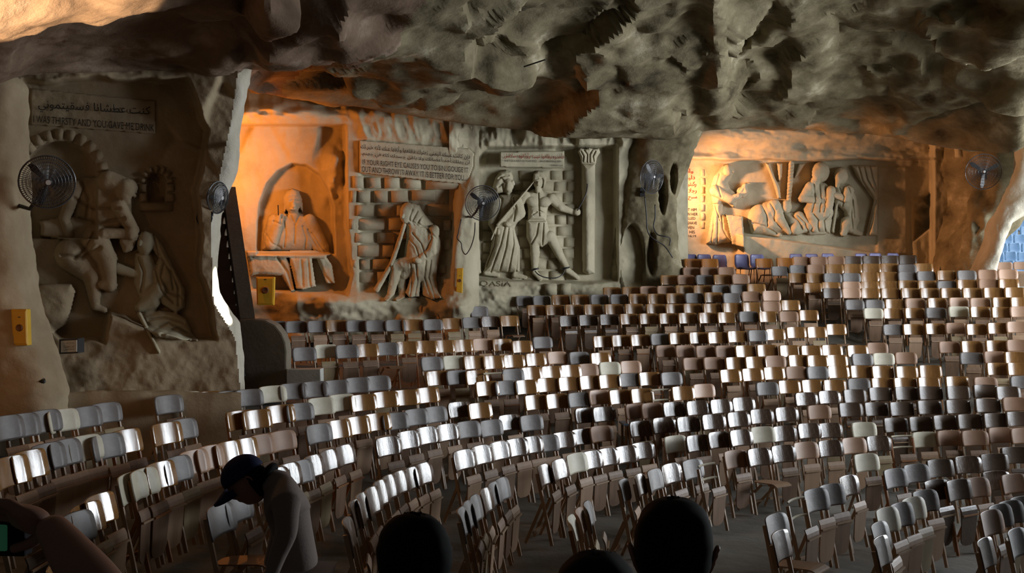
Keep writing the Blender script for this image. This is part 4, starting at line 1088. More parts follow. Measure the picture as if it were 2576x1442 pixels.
BW, BH = 0.475, 0.24
LEAN = 0.22                                   # backward lean of the back posts (m per m)
def post_y(z): return -0.10 + LEAN * z * 1.0
def back_vf(square=False):
    n = 9
    rows = []
    hw = BW / 2
    prof = [(0.0, hw - 0.035), (0.02, hw - 0.012), (0.05, hw - 0.004), (0.12, hw), (0.185, hw - 0.004), (0.218, hw - 0.016), (0.234, hw - 0.036), (0.24, hw - 0.065)]
    if square:
        prof = [(0.0, hw - 0.02), (0.01, hw - 0.006), (0.05, hw), (0.12, hw), (0.2, hw - 0.003), (0.225, hw - 0.008), (0.236, hw - 0.02), (0.24, hw - 0.035)]
    for (dz, w) in prof:
        z = CH - BH + dz
        r = []
        for j in range(n):
            x = -w + 2 * w * j / (n - 1)
            r.append((x, post_y(z) - 0.016 - 0.95 * x * x + 0.03, z - (0.006 * (x / hw) ** 2 if dz > 0.2 else 0)))
        rows.append(r)
    return mirror_quads(rows, 0.011, n)

def seat_vf(down):
    """plywood seat with a front edge bent down, rounded at the rear; local t runs from the rear end 0 to the front 1"""
    n = 7
    L = 0.47
    rows = []
    prof = [(0.0, 0.05), (0.03, 0.09), (0.08, 0.118), (0.16, 0.133), (0.5, 0.142), (0.8, 0.148), (0.82, 0.148), (0.9, 0.148), (0.97, 0.148), (1.0, 0.144)]
    for (t, w) in prof:
        lip = max(0, t - 0.8) / 0.2
        r = []
        for j in range(n):
            x = -w + 2 * w * j / (n - 1)
            if down:
                r.append((x, 0.06 - L * t, 0.425 + 0.03 * t - 0.035 * lip * lip))
            else:
                z = 0.10 + L * t
                r.append((x, -0.085 - 0.035 * t + 0.035 * lip * lip, z))
        rows.append(r)
    if down:
        V, F = mirror_quads(rows, 0.0, n)
        k = len(V) // 2
        for i in range(k, 2 * k):
            V[i].z -= 0.012
        F = [tuple(reversed(f)) for f in F]
        return V, F
    return mirror_quads(rows, 0.012, n)

def cleat_vf(down):
    if down:
        return box_vf((0, -0.29, 0.424), (0.34, 0.03, 0.02))
    z = 0.10 + 0.47 * 0.79
    return box_vf((0, -0.128, z), (0.29, 0.016, 0.018))

def post_vf(sx):
    x = 0.198 * sx
    V, F = bar_vf((x, post_y(0.0), 0), (x, post_y(CH - 0.06), CH - 0.06), 0.022, 0.036)
    return V, F
def rear_vf(sx, down):
    x = 0.166 * sx
    y0 = 0.02 if not down else -0.16
    return bar_vf((x, post_y(0.47) + y0, 0.46 if not down else 0.41), (x, 0.27 if down else 0.22, 0), 0.02, 0.032)
def rail_vf(z, y, w=0.36):
    return box_vf((0, y, z), (w, 0.018, 0.03))

def me_of(name, vf, smooth=False):
    return mesh(name, vf[0], vf[1], smooth)

def broken_vf():
    V, F = [], []
    for z in (CH - 0.03, CH - 0.2):
        pts = [(-0.19 + 0.38 * i / 6, post_y(z) - 0.9 * (-0.19 + 0.38 * i / 6) ** 2 + 0.03, z) for i in range(7)]
        tube_vf(pts, 0.013, 4, V, F)
    return V, F

ME = {'back0': me_of('backrest', back_vf(), True), 'back1': me_of('backrest', back_vf(True), True), 'broken': me_of('slat', broken_vf()),
      'seatup': me_of('seat', seat_vf(False)), 'seatdown': me_of('seat', seat_vf(True)),
      'cleatup': me_of('cleat', cleat_vf(False)), 'cleatdown': me_of('cleat', cleat_vf(True)),
      'postl': me_of('leg', post_vf(-1)), 'postr': me_of('leg', post_vf(1)),
      'rearul': me_of('leg', rear_vf(-1, False)), 'rearur': me_of('leg', rear_vf(1, False)),
      'reardl': me_of('leg', rear_vf(-1, True)), 'reardr': me_of('leg', rear_vf(1, True)),
      'railr': me_of('stretcher', rail_vf(0.12, 0.13, 0.33)), 'railf': me_of('stretcher', rail_vf(0.09, post_y(0.09), 0.37))}
for k_ in ('back0', 'back1'):
    m_ = ME[k_]
    # flat narrow rim so that the plywood edge catches light
    for p_ in m_.polygons:
        if p_.area < 0.0012 and len(p_.vertices) == 4:
            pass
for m_ in ME.values():
    m_.materials.append(M['legwood'])

def part(name, me, material, parent):
    o = bpy.data.objects.new(name, me)
    COL.objects.link(o)
    o.parent = parent
    o.material_slots[0].link = 'OBJECT'
    o.material_slots[0].material = material
    return o

# read the rows
chairs = []
for ri, line in enumerate(l for l in ROWS.strip().split('\n')):
    row = []
    for seg in line.split(';'):
        cx, cy, sc_ = CROPS[seg[0]]
        for tok in seg[2:].split():
            xs, ys = tok[:-1].split(',')
            row.append((cx + float(xs) / sc_, cy + float(ys) / sc_, tok[-1]))
    for k_, (u, v, f) in enumerate(row):
        chairs.append({'row': ri, 'k': k_, 'n': len(row), 'u': u, 'v': v, 'f': f})
NROW = ri + 1
rng = random.Random(11)
for c in chairs:
    top = on_ground(c['u'], c['v'], CH)
    k_ = max(0.0, min(1.0, (top.y - 12.0) / 4.0))
    d = CF * (1 - k_) + Vector((9.2, 5.0, 0)) * k_ - top
    if top.x < -1.5: d = Vector((9.0, 6.8, 0)) * (1 - k_) + Vector((8.0, 2.5, 0)) * k_ - top
    d.z = 0
    if top.y < 12.2 and top.x > 2.0:                 # the last rows on the right face a little more to the camera
        d = Vector((9.5, 4.6, 0)) - top; d.z = 0
    elif top.y < 12.5 and -2.2 < top.x < 2.0:
        d = Vector((9.0, 8.6, 0)) - top; d.z = 0
    d.normalize()
    ang = atan2(d.y, d.x) + pi / 2 + rng.uniform(-0.05, 0.05)     # local -y looks along d
    off = post_y(CH)
    R = Matrix.Rotation(ang, 3, 'Z')
    loc = top - R @ Vector((0, off, 0))
    loc.z = top.z - CH
    c['loc'], c['ang'], c['y'] = loc, ang, top.y

def chair_parts(c):
    """(name, mesh key, material) of every part of this chair"""
    f = c['f']
    down = f.isupper()
    fl = f.lower()
    r_ = random.Random(c['row'] * 100 + c['k'])
    seatm = SEATM[r_.choice([0, 0, 0, 1, 1, 2])]
    if fl in 'p': seatm = SEATM[1]
    legm = M['legwood2'] if (fl == 'o' or r_.random() < 0.12) else M['legwood']
    out = []
    if fl == 'm':
        out.append(('slat', 'broken', FIN['c'][1]))
    else:
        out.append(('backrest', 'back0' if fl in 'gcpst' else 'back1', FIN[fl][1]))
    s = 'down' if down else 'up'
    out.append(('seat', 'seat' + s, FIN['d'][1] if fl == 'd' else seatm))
    out.append(('leg', 'postl', legm)); out.append(('leg', 'postr', legm))
    out.append(('leg', 'rear%sl' % s[0], legm)); out.append(('leg', 'rear%sr' % s[0], legm))
    out.append(('stretcher', 'railr', legm))
    return out, s, legm

order = sorted(range(len(chairs)), key=lambda i: chairs[i]['y'])
single = set(order[:300])
far_V, far_F, far_M, far_mats = [], [], [], []
def row_name(r):
    b = r + 1
    if b == 1: return 'the back row'
    if b <= 10: return 'the %s row from the back' % ordinal(b)
    q = NROW - r
    if q == 1: return 'the front row'
    return 'the %s row from the front' % ordinal(q)
for i, c in enumerate(chairs):
    plist, s, legm = chair_parts(c)
    if i in single:
        e = empty('folding_chair', c['loc'], c['ang'])
        fl = c['f'].lower()
        if fl == 'm': adj = 'broken-backed wooden chair'
        else: adj = FIN[fl][0] + ' plywood chair'
        if s == 'down': adj = 'open ' + adj
        k, n = c['k'] + 1, c['n']
        where = (ordinal(k) + ' from left' if k <= (n + 1) // 2 else (ordinal(n - k + 1) + ' from right' if n - k else 'rightmost'))
        if k == 1: where = 'leftmost'
        tag(e, '%s %s in %s' % (adj, where, row_name(c['row'])), 'chair', 'wooden chairs in ' + row_name(c['row']))
        sobj = None
        for (nm, key, mt) in plist:
            o = part(nm, ME[key], mt, e)
            if nm == 'seat': sobj = o
        part('cleat', ME['cleat' + s], legm, sobj)
    else:
        R = Matrix.Translation(c['loc']) @ Matrix.Rotation(c['ang'], 4, 'Z')
        for (nm, key, mt) in plist + [('cleat', 'cleat' + s, legm)]:
            me = ME[key]
            base = len(far_V)
            far_V += [R @ v.co for v in me.vertices]
            if mt not in far_mats: far_mats.append(mt)
            mi = far_mats.index(mt)
            sm = key.startswith('back')
            for p_ in me.polygons:
                far_F.append(tuple(base + q for q in p_.vertices))
                far_M.append((mi, sm))
if far_V:
    me = mesh('folding_chairs', far_V, far_F)
    o = link('distant_folding_chairs', me, far_mats)
    me.polygons.foreach_set('material_index', [a for a, b in far_M])
    me.polygons.foreach_set('use_smooth', [b for a, b in far_M])
    tag(o, 'rows of plywood chairs furthest back, below the carved bays', 'chair', kind='stuff')
print('chairs', len(chairs))
for c in chairs:
    for c2 in chairs:
        if (c['row'], c['k']) < (c2['row'], c2['k']) and (c['loc'] - c2['loc']).length < 0.36:
            print('NEAR', c['row'], c['k'], round(c['u']), round(c['v']), c['f'], '|', c2['row'], c2['k'], round(c2['u']), round(c2['v']), c2['f'], round((c['loc'] - c2['loc']).length, 2))

# terrace steps under the rows
def row_terrace(ri):
    pts = [c for c in chairs if c['row'] == ri]
    out = []
    for a, c in enumerate(pts):
        out.append((c['loc'].copy(), Matrix.Rotation(c['ang'], 3, 'Z')))
    return out
# ------------------------------------------------------------------ staircase, parapets, blocks
M['shade_plaster'] = mat('shade_darkened_plaster', (0.16, 0.135, 0.10), 0.9, 0.2, bump=0.3, bscale=8, var=[(0.21, 0.18, 0.135)], vscale=2, coords='World')  # shade on the stairs and parapets put into the plaster colour
M['concrete'] = mat('grey_concrete', (0.42, 0.42, 0.38), 0.9, 0.2, bump=0.4, bscale=9, var=[(0.52, 0.52, 0.48)], vscale=5, coords='World')
def prism(name, poly, y0, y1, material, parent=None, bev=0.0):
    """an upright slab whose front face, at depth y0, has the outline poly (pixels)"""
    f = [P(u, v, y0) for u, v in poly]
    b = [Vector((p.x, y1, p.z)) for p in f]
    n = len(f)
    V = f + b
    F = [tuple(range(n)), tuple(range(2 * n - 1, n - 1, -1))]
    for i in range(n):
        j = (i + 1) % n
        F.append((i, n + i, n + j, j))
    me = mesh(name, V, F)
    bm = bmesh.new(); bm.from_mesh(me)
    bmesh.ops.recalc_face_normals(bm, faces=bm.faces)
    if bev:
        bmesh.ops.bevel(bm, geom=list(bm.edges), offset=bev, segments=2, affect='EDGES', profile=0.6)
    bm.to_mesh(me); bm.free()
    return link(name, me, material, parent)
st = wempty('stone_staircase', P(575, 800, 19.2))
tag(st, 'shaded stone staircase rising between the pale pillar and the orange bay', 'staircase')
for i in range(12):
    y = 18.3 + i * 0.24
    p = P(602 - 4.6 * i, 800 - 29.5 * i, y)
    V, F = box_vf((p.x - 0.58, y + 0.45, p.z - 0.16), (1.16, 0.9, 0.33))
    link('step', mesh('step', V, F), M['shade_plaster'], st)
V, F = [], []
for (a, b, ya, yb) in (((566, 470), (618, 800), 20.9, 18.2),):
    p0, p1 = P(a[0] + 10, a[1], ya), P(b[0] + 5, b[1], yb)
    q0, q1 = p0 - Vector((0, 0, 0.32)), p1 - Vector((0, 0, 0.32))
    w = Vector((0.13, 0, 0))
    V = [p0 - w, p1 - w, q1 - w, q0 - w, p0 + w, p1 + w, q1 + w, q0 + w]
    F = [(0, 1, 2, 3), (7, 6, 5, 4), (0, 4, 5, 1), (1, 5, 6, 2), (2, 6, 7, 3), (3, 7, 4, 0)]
link('parapet', mesh('parapet', V, F), M['shade_plaster'], st)
o = prism('rounded_parapet', [(596, 806), (640, 803), (668, 806), (692, 818), (708, 838), (718, 862), (721, 885), (720, 1010), (596, 1010)], 17.2, 17.6, M['shade_plaster'], bev=0.03)
tag(o, 'shaded plastered parapet with a rounded top at the foot of the stairs', 'wall')
o = prism('concrete_block', [(720, 931), (806, 929), (807, 985), (721, 985)], 17.0, 17.3, M['concrete'], bev=0.015)
tag(o, 'pale concrete block between the rounded parapet and the chairs', 'block')

# ------------------------------------------------------------------ wall fans
M['black'] = mat('black_metal', (0.02, 0.02, 0.022), 0.45, 0.5)
M['wire'] = mat('fan_wire', (0.06, 0.06, 0.065), 0.4, 0.6)
M['blade'] = mat('fan_blade', (0.03, 0.03, 0.035), 0.35, 0.6)
M['cap_grey'] = mat('pale_fan_cap', (0.45, 0.45, 0.45), 0.4, 0.5)
def fan(u, v, Y, r_px, look, mount_uv, mount_Y, label, spin, rings=8, nw=72):
    c = P(u, v, Y)
    r = r_px * Y / FPX
    look = Vector(look).normalized()
    R = look.to_track_quat('Z', 'Y').to_matrix()
    t = wempty('wall_fan', P(mount_uv[0], mount_uv[1], mount_Y))
    tag(t, label, 'fan')
    X = lambda x, y, z: c + R @ Vector((x, y, z))
    V, F = [], []
    tube_vf([X(r * cos(2 * pi * i / 32), r * sin(2 * pi * i / 32), 0) for i in range(32)], 0.011, 5, V, F, True)
    for k in range(1, rings):
        q = r * k / rings
        dz = 0.07 * sqrt(max(0, 1 - (k / rings) ** 2)) + 0.01
        for s in (1, -1):
            tube_vf([X(q * cos(2 * pi * i / 20), q * sin(2 * pi * i / 20), s * dz) for i in range(20)], 0.0035, 3, V, F, True)
    for i in range(nw):
        a = 2 * pi * i / nw
        for s in (1, -1):
            pts = []
            for q in (0.12, 0.45, 0.75, 1.0):
                pts.append(X(r * q * cos(a), r * q * sin(a), s * (0.07 * sqrt(max(0, 1 - q * q)) + 0.008)))
            tube_vf(pts, 0.003, 3, V, F)
    link('cage', mesh('cage', V, F), M['wire'], t)
    for k in range(3):
        a = spin + 2 * pi * k / 3
        pr = [(0.1, -0.03), (0.35, -0.085), (0.7, -0.12), (0.9, -0.09), (0.92, 0.02), (0.7, 0.07), (0.35, 0.05), (0.1, 0.03)]
        top = [X(r * (x * cos(a) - y * 1.3 * sin(a)), r * (x * sin(a) + y * 1.3 * cos(a)), 0.02 - y * 0.25 * r) for x, y in pr]
        bot = [p - (R @ Vector((0, 0, 0.008))) for p in top]
        n = len(top)
        F2 = [tuple(range(n)), tuple(range(2 * n - 1, n - 1, -1))] + [(i, n + i, n + (i + 1) % n, (i + 1) % n) for i in range(n)]
        link('blade', mesh('blade', top + bot, F2), M['blade'], t)
    V, F = tube_vf([X(0, 0, 0.06), X(0, 0, -0.05), X(0, 0, -0.09), X(0, 0, -0.24), X(0, 0, -0.27)], [0.05, 0.05, 0.075, 0.075, 0.04], 14)
    link('motor', mesh('motor', V, F, True), M['black'], t)
    V, F = tube_vf([X(0, 0, 0.085), X(0, 0, 0.055)], [0.03, 0.04], 12)
    link('cage_badge', mesh('cage_badge', V, F), M['cap_grey'], t)
    m = P(mount_uv[0], mount_uv[1], mount_Y)
    back = X(0, 0, -0.2)
    mid = (back + m) / 2; mid.z = min(back.z, m.z) - 0.06
    V, F = tube_vf([back, back * 0.5 + mid * 0.5 - Vector((0, 0, 0.05)), mid, m * 0.6 + mid * 0.4, m], 0.026, 7)
    link('arm', mesh('arm', V, F, True), M['black'], t)
    V, F = box_vf((m.x, m.y + 0.03, m.z), (0.12, 0.1, 0.22))
    link('base_plate', mesh('base_plate', V, F), M['black'], t)
    return t
fan(119, 458, 12.4, 66, (0.5, -0.8, -0.15), (38, 515, 12.5), 12.75, 'large dark wall fan in front of the dim leftmost relief', 0.3)
fan(548, 497, 15.0, 40, (0.92, -0.35, -0.12), (518, 505, 15.4), 15.55, 'narrow side-on wall fan on the pale rock pillar left of the orange bay', 1.1)
fan(1214, 511, 23.2, 44, (0.25, -1, -0.15), (1163, 542, 23.7), 23.95, 'wall fan beside the writing panel, in front of the robed stone figure', 0.45)
fan(1640, 445, 24.9, 42, (0.62, -0.75, -0.1), (1616, 483, 25.6), 25.95, 'wall fan on the rough rock between the grey relief and the warm bay', 0.2)
fan(2474, 432, 26.4, 44, (-0.1, -1, -0.1), (2476, 440, 26.9), 27.1, 'dim wall fan on the dark rock at far right of the cave', 0.5, rings=6, nw=48)

def cable(name, pts, r, label, material=None, smooth_n=6):
    P3 = [P(u, v, y) for u, v, y in pts]
    out = []
    n = len(P3)
    for i in range(n - 1):
        p0, p1, p2, p3 = P3[max(i - 1, 0)], P3[i], P3[i + 1], P3[min(i + 2, n - 1)]
        for k in range(smooth_n):
            t = k / smooth_n
            out.append(0.5 * ((2 * p1) + (p2 - p0) * t + (2 * p0 - 5 * p1 + 4 * p2 - p3) * t * t + (3 * p1 - p0 - 3 * p2 + p3) * t ** 3))
    out.append(P3[-1])
    V, F = tube_vf(out, r, 5)
    return tag(link(name, mesh(name, V, F, True), material or M['black']), label, 'cable')
cable('cable', [(515, 510, 15.3), (503, 530, 15.1), (497, 552, 15.1), (510, 568, 15.0), (527, 560, 15.0), (533, 540, 15.0), (530, 518, 15.2)], 0.022, 'thick black cable looped under the fan on the pale pillar')
cable('cable', [(1160, 552, 23.7), (1153, 585, 23.6), (1150, 600, 23.5), (1160, 612, 23.5), (1163, 630, 23.5), (1172, 640, 23.4), (1184, 622, 23.4), (1193, 592, 23.3), (1195, 560, 23.2)], 0.012, 'thin black cable hanging below the fan beside the writing panel')
cable('cable', [(1622, 495, 25.6), (1626, 540, 25.7), (1628, 575, 25.75), (1634, 592, 25.75), (1648, 604, 25.75), (1668, 616, 25.8), (1682, 632, 25.8), (1692, 648, 25.85)], 0.016, 'black cable running down the rock below the fan by the warm bay')
cable('cable', [(1648, 515, 25.75), (1648, 548, 25.75), (1644, 570, 25.75), (1654, 590, 25.75), (1672, 595, 25.75), (1686, 600, 25.8), (1684, 618, 25.8)], 0.016, 'second crooked black cable right of the rock hollow near the warm bay')
cable('iron_chain', [(1477, 463, 24.9), (1477, 472, 24.8), (1474, 488, 24.75), (1466, 506, 24.7), (1457, 522, 24.6), (1452, 530, 24.6)], 0.014, 'iron chain from the right column ring to the strong man fist')
cable('iron_chain', [(1346, 682, 25.2), (1356, 692, 25.1), (1375, 699, 25.1), (1400, 699, 25.15), (1416, 689, 25.25), (1421, 677, 25.3)], 0.014, 'iron chain between the ankles of the stone strong man')
for (u, v, y, w_) in ((1345, 678, 25.25, 8), (1422, 675, 25.4, 9)):
    c = P(u, v, y)
    V, F = tube_vf([c + Vector((w_ / 100 * cos(a_), w_ / 100 * sin(a_) * 0.9, 0.02 * cos(a_))) for a_ in [2 * pi * i / 14 for i in range(14)]], 0.022, 6, None, None, True)
    tag(link('iron_shackle', mesh('iron_shackle', V, F, True), M['black']), 'dark iron shackle round the strong man %s ankle' % ('straight left' if u < 1400 else 'outstretched right'), 'shackle')
cable('roof_rod', [(1318, 168, 19.0), (1342, 160, 18.9), (1372, 150, 18.8)], 0.014, 'thin dark rod sticking out of the roof rock')

# ------------------------------------------------------------------ yellow boxes, plaque
M['yellow'] = mat('yellow_paint', (0.62, 0.36, 0.025), 0.45, 0.5, var=[(0.70, 0.43, 0.04)], vscale=6)
M['box_brown'] = mat('brown_knob', (0.14, 0.06, 0.025), 0.5, 0.4)
M['plaque'] = mat('white_plaque', (0.5, 0.5, 0.49), 0.6, 0.4)
def ybox(poly, y, hole, hr, label, dep=0.12):
    t = wempty('donation_box', P(sum(p[0] for p in poly) / 4, max(p[1] for p in poly), y))
    tag(t, label, 'box')
    prism('body', poly, y, y + dep, M['yellow'], t, bev=0.012)
    m_ = [(sum(p[0] for p in poly) / 4 + (p[0] - sum(q[0] for q in poly) / 4) * 0.86, sum(p[1] for p in poly) / 4 + (p[1] - sum(q[1] for q in poly) / 4) * 0.9) for p in poly]
    prism('lid', m_, y - 0.012, y + 0.01, M['yellow'], t, bev=0.004)
    c = P(hole[0], hole[1], y - 0.02); r = hr * y / FPX
    V, F = [], []
    ring = lambda rr, yy, sy=1.0: [Vector((c.x + rr * cos(a_), yy, c.z + sy * rr * sin(a_))) for a_ in [2 * pi * i / 18 for i in range(18)]]
    n = 18
    V = ring(r, c.y + 0.03) + ring(r, c.y) + ring(r * 0.8, c.y - 0.01) + ring(r * 0.3, c.y - 0.005)
    for k in range(3):
        for i in range(n):
            F.append((k * n + i, (k + 1) * n + i, (k + 1) * n + (i + 1) % n, k * n + (i + 1) % n))
    F.append(tuple(range(3 * n, 4 * n)))
    link('knob', mesh('knob', V, F), M['box_brown'], t)
    s_ = poly[0]
    sl = [(hole[0] - hr * 0.35, hole[1] - hr * 3.1), (hole[0] + hr * 0.35, hole[1] - hr * 3.1), (hole[0] + hr * 0.35, hole[1] - hr * 2.85), (hole[0] - hr * 0.35, hole[1] - hr * 2.85)]
    prism('coin_slot', sl, y - 0.016, y + 0.0, M['black'], t)
    return t
ybox([(27, 778), (66, 778), (69, 870), (33, 870)], 12.45, (48, 825), 9, 'tan yellow box fixed to the left wall beside the carved jar')
ybox([(644, 697), (690, 697), (688, 768), (646, 768)], 21.9, (667, 730), 9, 'bright yellow box fixed below the stone table of the orange bay')
ybox([(1149, 675), (1165, 674), (1163, 738), (1147, 737)], 23.5, (1156.5, 706), 4, 'narrow yellow box on the pale pillar below the middle fan')
ybox([(-12, 855), (6, 855), (6, 900), (-12, 900)], 12.6, (-4, 880), 5, 'ochre box cut by the left edge of the picture')
pq = wempty('plaque', P(174, 888, 13.0))
tag(pq, 'small white plaque in a dark frame on the left wall', 'sign')
prism('frame', [(149, 854), (196, 852), (196, 889), (149, 891)], 13.3, 13.5, M['black'], pq)
prism('panel', [(153, 858), (193, 856), (193, 885), (153, 887)], 13.285, 13.31, M['plaque'], pq)
PLQ = Plane(100, 13.28, 250, 13.28)
for i, t_ in enumerate(('بسم الرب', 'كنت عطشانا', 'فسقيتموني')):
    lettering(arabic(t_), PLQ, ((160, 861 + 8 * i), (187, 860 + 8 * i), (160, 867 + 8 * i)), 0.0, M['stone_dark_text'], pq)
# little dark pegs in the rock
for (u, v, y, s_) in ((106, 955, 12.6, 16), (612, 940, 17.15, 12)):
    V, F = tube_vf([P(u - 2, v + s_, y), P(u, v + s_ * 0.3, y - 0.05), P(u + 2, v - s_ * 0.6, y + 0.02), P(u + 3, v - s_, y + 0.1)], [0.02, 0.045, 0.03, 0.015], 7)
    tag(link('wall_hook', mesh('wall_hook', V, F, True), M['black']), 'dark iron hook low on the wall %s' % ('below the carved jar' if u < 300 else 'on the rounded parapet'), 'hook')

# ------------------------------------------------------------------ plastic seats
M['blue'] = mat('violet_blue_plastic', (0.17, 0.17, 0.34), 0.35, 0.5)
M['sky'] = mat('faded_blue_plastic', (0.13, 0.24, 0.40), 0.45, 0.5, var=[(0.18, 0.31, 0.47)], vscale=3)
M['frame'] = mat('seat_tube', (0.10, 0.05, 0.03), 0.4, 0.5)
def shell_vf():
    rows = []
    prof = [(-0.24, 0.40, 0.17), (-0.22, 0.43, 0.195), (-0.12, 0.425, 0.205), (0.02, 0.415, 0.205), (0.12, 0.43, 0.20), (0.17, 0.49, 0.20), (0.20, 0.58, 0.205), (0.225, 0.70, 0.20), (0.24, 0.77, 0.185), (0.245, 0.80, 0.15)]
    for (y, z, w) in prof:
        rows.append([(-w + 2 * w * j / 6, y - 0.03 * (abs(j - 3) / 3) ** 2 * (z > 0.5), z + 0.025 * (abs(j - 3) / 3) ** 2 * (z < 0.5)) for j in range(7)])
    V, F = mirror_quads(rows, 0.0, 7)
    k = len(V) // 2
    for i in range(k):
        d = 1 if V[i].z < 0.47 else 0
        V[k + i] = V[i] + (Vector((0, 0, -0.02)) if d else Vector((0, 0.02, 0)))
    return V, F
SHELL = me_of('shell', shell_vf(), True)
BLEG = []
V, F = [], []
for sx in (-1, 1):
    tube_vf([(0.19 * sx, -0.2, 0), (0.19 * sx, -0.17, 0.40), (0.19 * sx, 0.12, 0.41), (0.2 * sx, 0.22, 0)], 0.013, 6, V, F)
tube_vf([(-0.19, -0.17, 0.40), (0.19, -0.17, 0.40)], 0.011, 5, V, F)
BFRAME = me_of('frame', (V, F), True)
for m_ in (SHELL, BFRAME): m_.materials.append(M['blue'])
def plastic(u, v, Y, ang, mt, label, group, z=None):
    top = P(u, v, Y)
    e = empty('plastic_chair', (top.x, Y - 0.24, top.z - 0.80), ang)
    tag(e, label, 'chair', group)
    part('shell', SHELL, mt, e); part('frame', BFRAME, M['frame'], e)
    return e
blues = [(1737, 640), (1773, 640), (1812, 641), (1868, 640), (1907, 640), (2005, 639), (2045, 639), (2086, 638), (2170, 638), (2206, 637), (2251, 637)]
for i, (u, v) in enumerate(blues):
    plastic(u, v, 28.3 if i < 3 else (27.7 if i < 5 else 28.6), 0.12 + 0.02 * i, M['blue'], 'violet blue plastic chair, %s from left in the line below the warm relief' % ordinal(i + 1), 'blue plastic chairs below the warm relief')
# the terrace of seats outside
og = wempty('open_air_terrace', (18, 36, 2.0))
tag(og, 'concrete terrace carrying pale blue seats outside the cave', 'terrace')
sk = [(2562, 555), (2540, 568), (2576, 570), (2528, 588), (2560, 590), (2590, 588), (2515, 612), (2547, 611), (2580, 612), (2505, 634), (2537, 633), (2570, 634), (2500, 657), (2530, 655), (2563, 656), (2594, 655)]
for i, (u, v) in enumerate(sk):
    vr = min((656, 634, 612, 589, 569, 555), key=lambda q: abs(q - v))
    Y = 33.0 + (656 - vr) * 0.047
    plastic(u, v, Y, -0.25, M['sky'], 'pale blue plastic seat on the open-air terrace, %s counting down from the top' % ordinal(i + 1), 'pale blue seats outside the cave')
for vr in (656, 634, 612, 589, 569, 555):
    Y = 33.0 + (656 - vr) * 0.047
    top = P(2540, vr, Y)
    V, F = box_vf((21, Y - 0.2, top.z - 0.85 - 0.75), (14, 1.0, 1.5))
    link('step', mesh('step', V, F), M['concrete'], og)

# ------------------------------------------------------------------ blue table among the chairs
M['bluetop'] = mat('blue_grey_laminate', (0.16, 0.22, 0.32), 0.35, 0.5)
pt = on_ground(1628, 1062, 0.56)
tb = empty('folding_table', (pt.x, pt.y, pt.z - 0.56), 0.1)
tag(tb, 'low blue grey table standing among the worn shiny chairs', 'table')
def tpart(nm, c, s_, m_):
    V, F = box_vf(c, s_)
    o = link(nm, mesh(nm, V, F), m_, tb); return o
tpart('table_top', (0, 0, 0.545), (0.86, 0.36, 0.03), M['bluetop'])
for sx in (-1, 1):
    for sy in (-1, 1):
        tpart('leg', (0.38 * sx, 0.15 * sy, 0.265), (0.035, 0.035, 0.53), M['legwood'])
# ------------------------------------------------------------------ people
M['skin'] = mat('skin', (0.28, 0.14, 0.095), 0.5, 0.4)
M['hair'] = mat('black_hair', (0.005, 0.005, 0.006), 0.8, 0.12)
M['cap'] = mat('navy_cap', (0.010, 0.016, 0.055), 0.8, 0.2)
M['sweater'] = mat('grey_sweater', (0.23, 0.19, 0.17), 0.9, 0.2, bump=0.2, bscale=60)
M['trousers'] = mat('pale_trousers', (0.40, 0.38, 0.36), 0.85, 0.2)
M['darkshirt'] = mat('dark_shirt', (0.012, 0.012, 0.016), 0.85, 0.2)
M['leather'] = mat('dark_belt', (0.02, 0.015, 0.012), 0.5, 0.4)
def skin_mesh(name, joints, edges, material, parent, root=0, sub=2):
    me = bpy.data.meshes.new(name)
    me.from_pydata([tuple(j[0]) for j in joints], edges, [])
    o = bpy.data.objects.new(name, me)
    COL.objects.link(o)
    o.modifiers.new('skin', 'SKIN').use_smooth_shade = True
    sm = me.skin_vertices[0].data
    for i, j in enumerate(joints):
        r = j[1]
        sm[i].radius = r if isinstance(r, tuple) else (r, r)
        sm[i].use_root = (i == root)
    s_ = o.modifiers.new('sub', 'SUBSURF'); s_.levels = sub; s_.render_levels = sub
    dg = bpy.context.evaluated_depsgraph_get()
    me2 = bpy.data.meshes.new_from_object(o.evaluated_get(dg))
    bpy.data.objects.remove(o); bpy.data.meshes.remove(me)
    me2.polygons.foreach_set('use_smooth', [True] * len(me2.polygons))
    me2.materials.clear()
    return link(name, me2, material, parent)
def blob(name, c, r, R, material, parent, fn=None, nu=36, nv=24):
    """a shaped ellipsoid; fn(x, y, z) -> (x, y, z) on the unit sphere"""
    V, F = [], []
    for i in range(nv + 1):
        t = pi * i / nv
        for j in range(nu):
            a = 2 * pi * j / nu
            p = (sin(t) * cos(a), sin(t) * sin(a), cos(t))
            if fn: p = fn(*p)
            V.append(c + R @ Vector((p[0] * r[0], p[1] * r[1], p[2] * r[2])))
    for i in range(nv):
        for j in range(nu):
            j2 = (j + 1) % nu
            F.append((i * nu + j, (i + 1) * nu + j, (i + 1) * nu + j2, i * nu + j2))
    me = mesh(name, V, F, True)
    bm = bmesh.new(); bm.from_mesh(me); bmesh.ops.remove_doubles(bm, verts=bm.verts, dist=1e-5); bmesh.ops.recalc_face_normals(bm, faces=bm.faces); bm.to_mesh(me); bm.free()
    me.polygons.foreach_set('use_smooth', [True] * len(me.polygons))
    return link(name, me, material, parent)
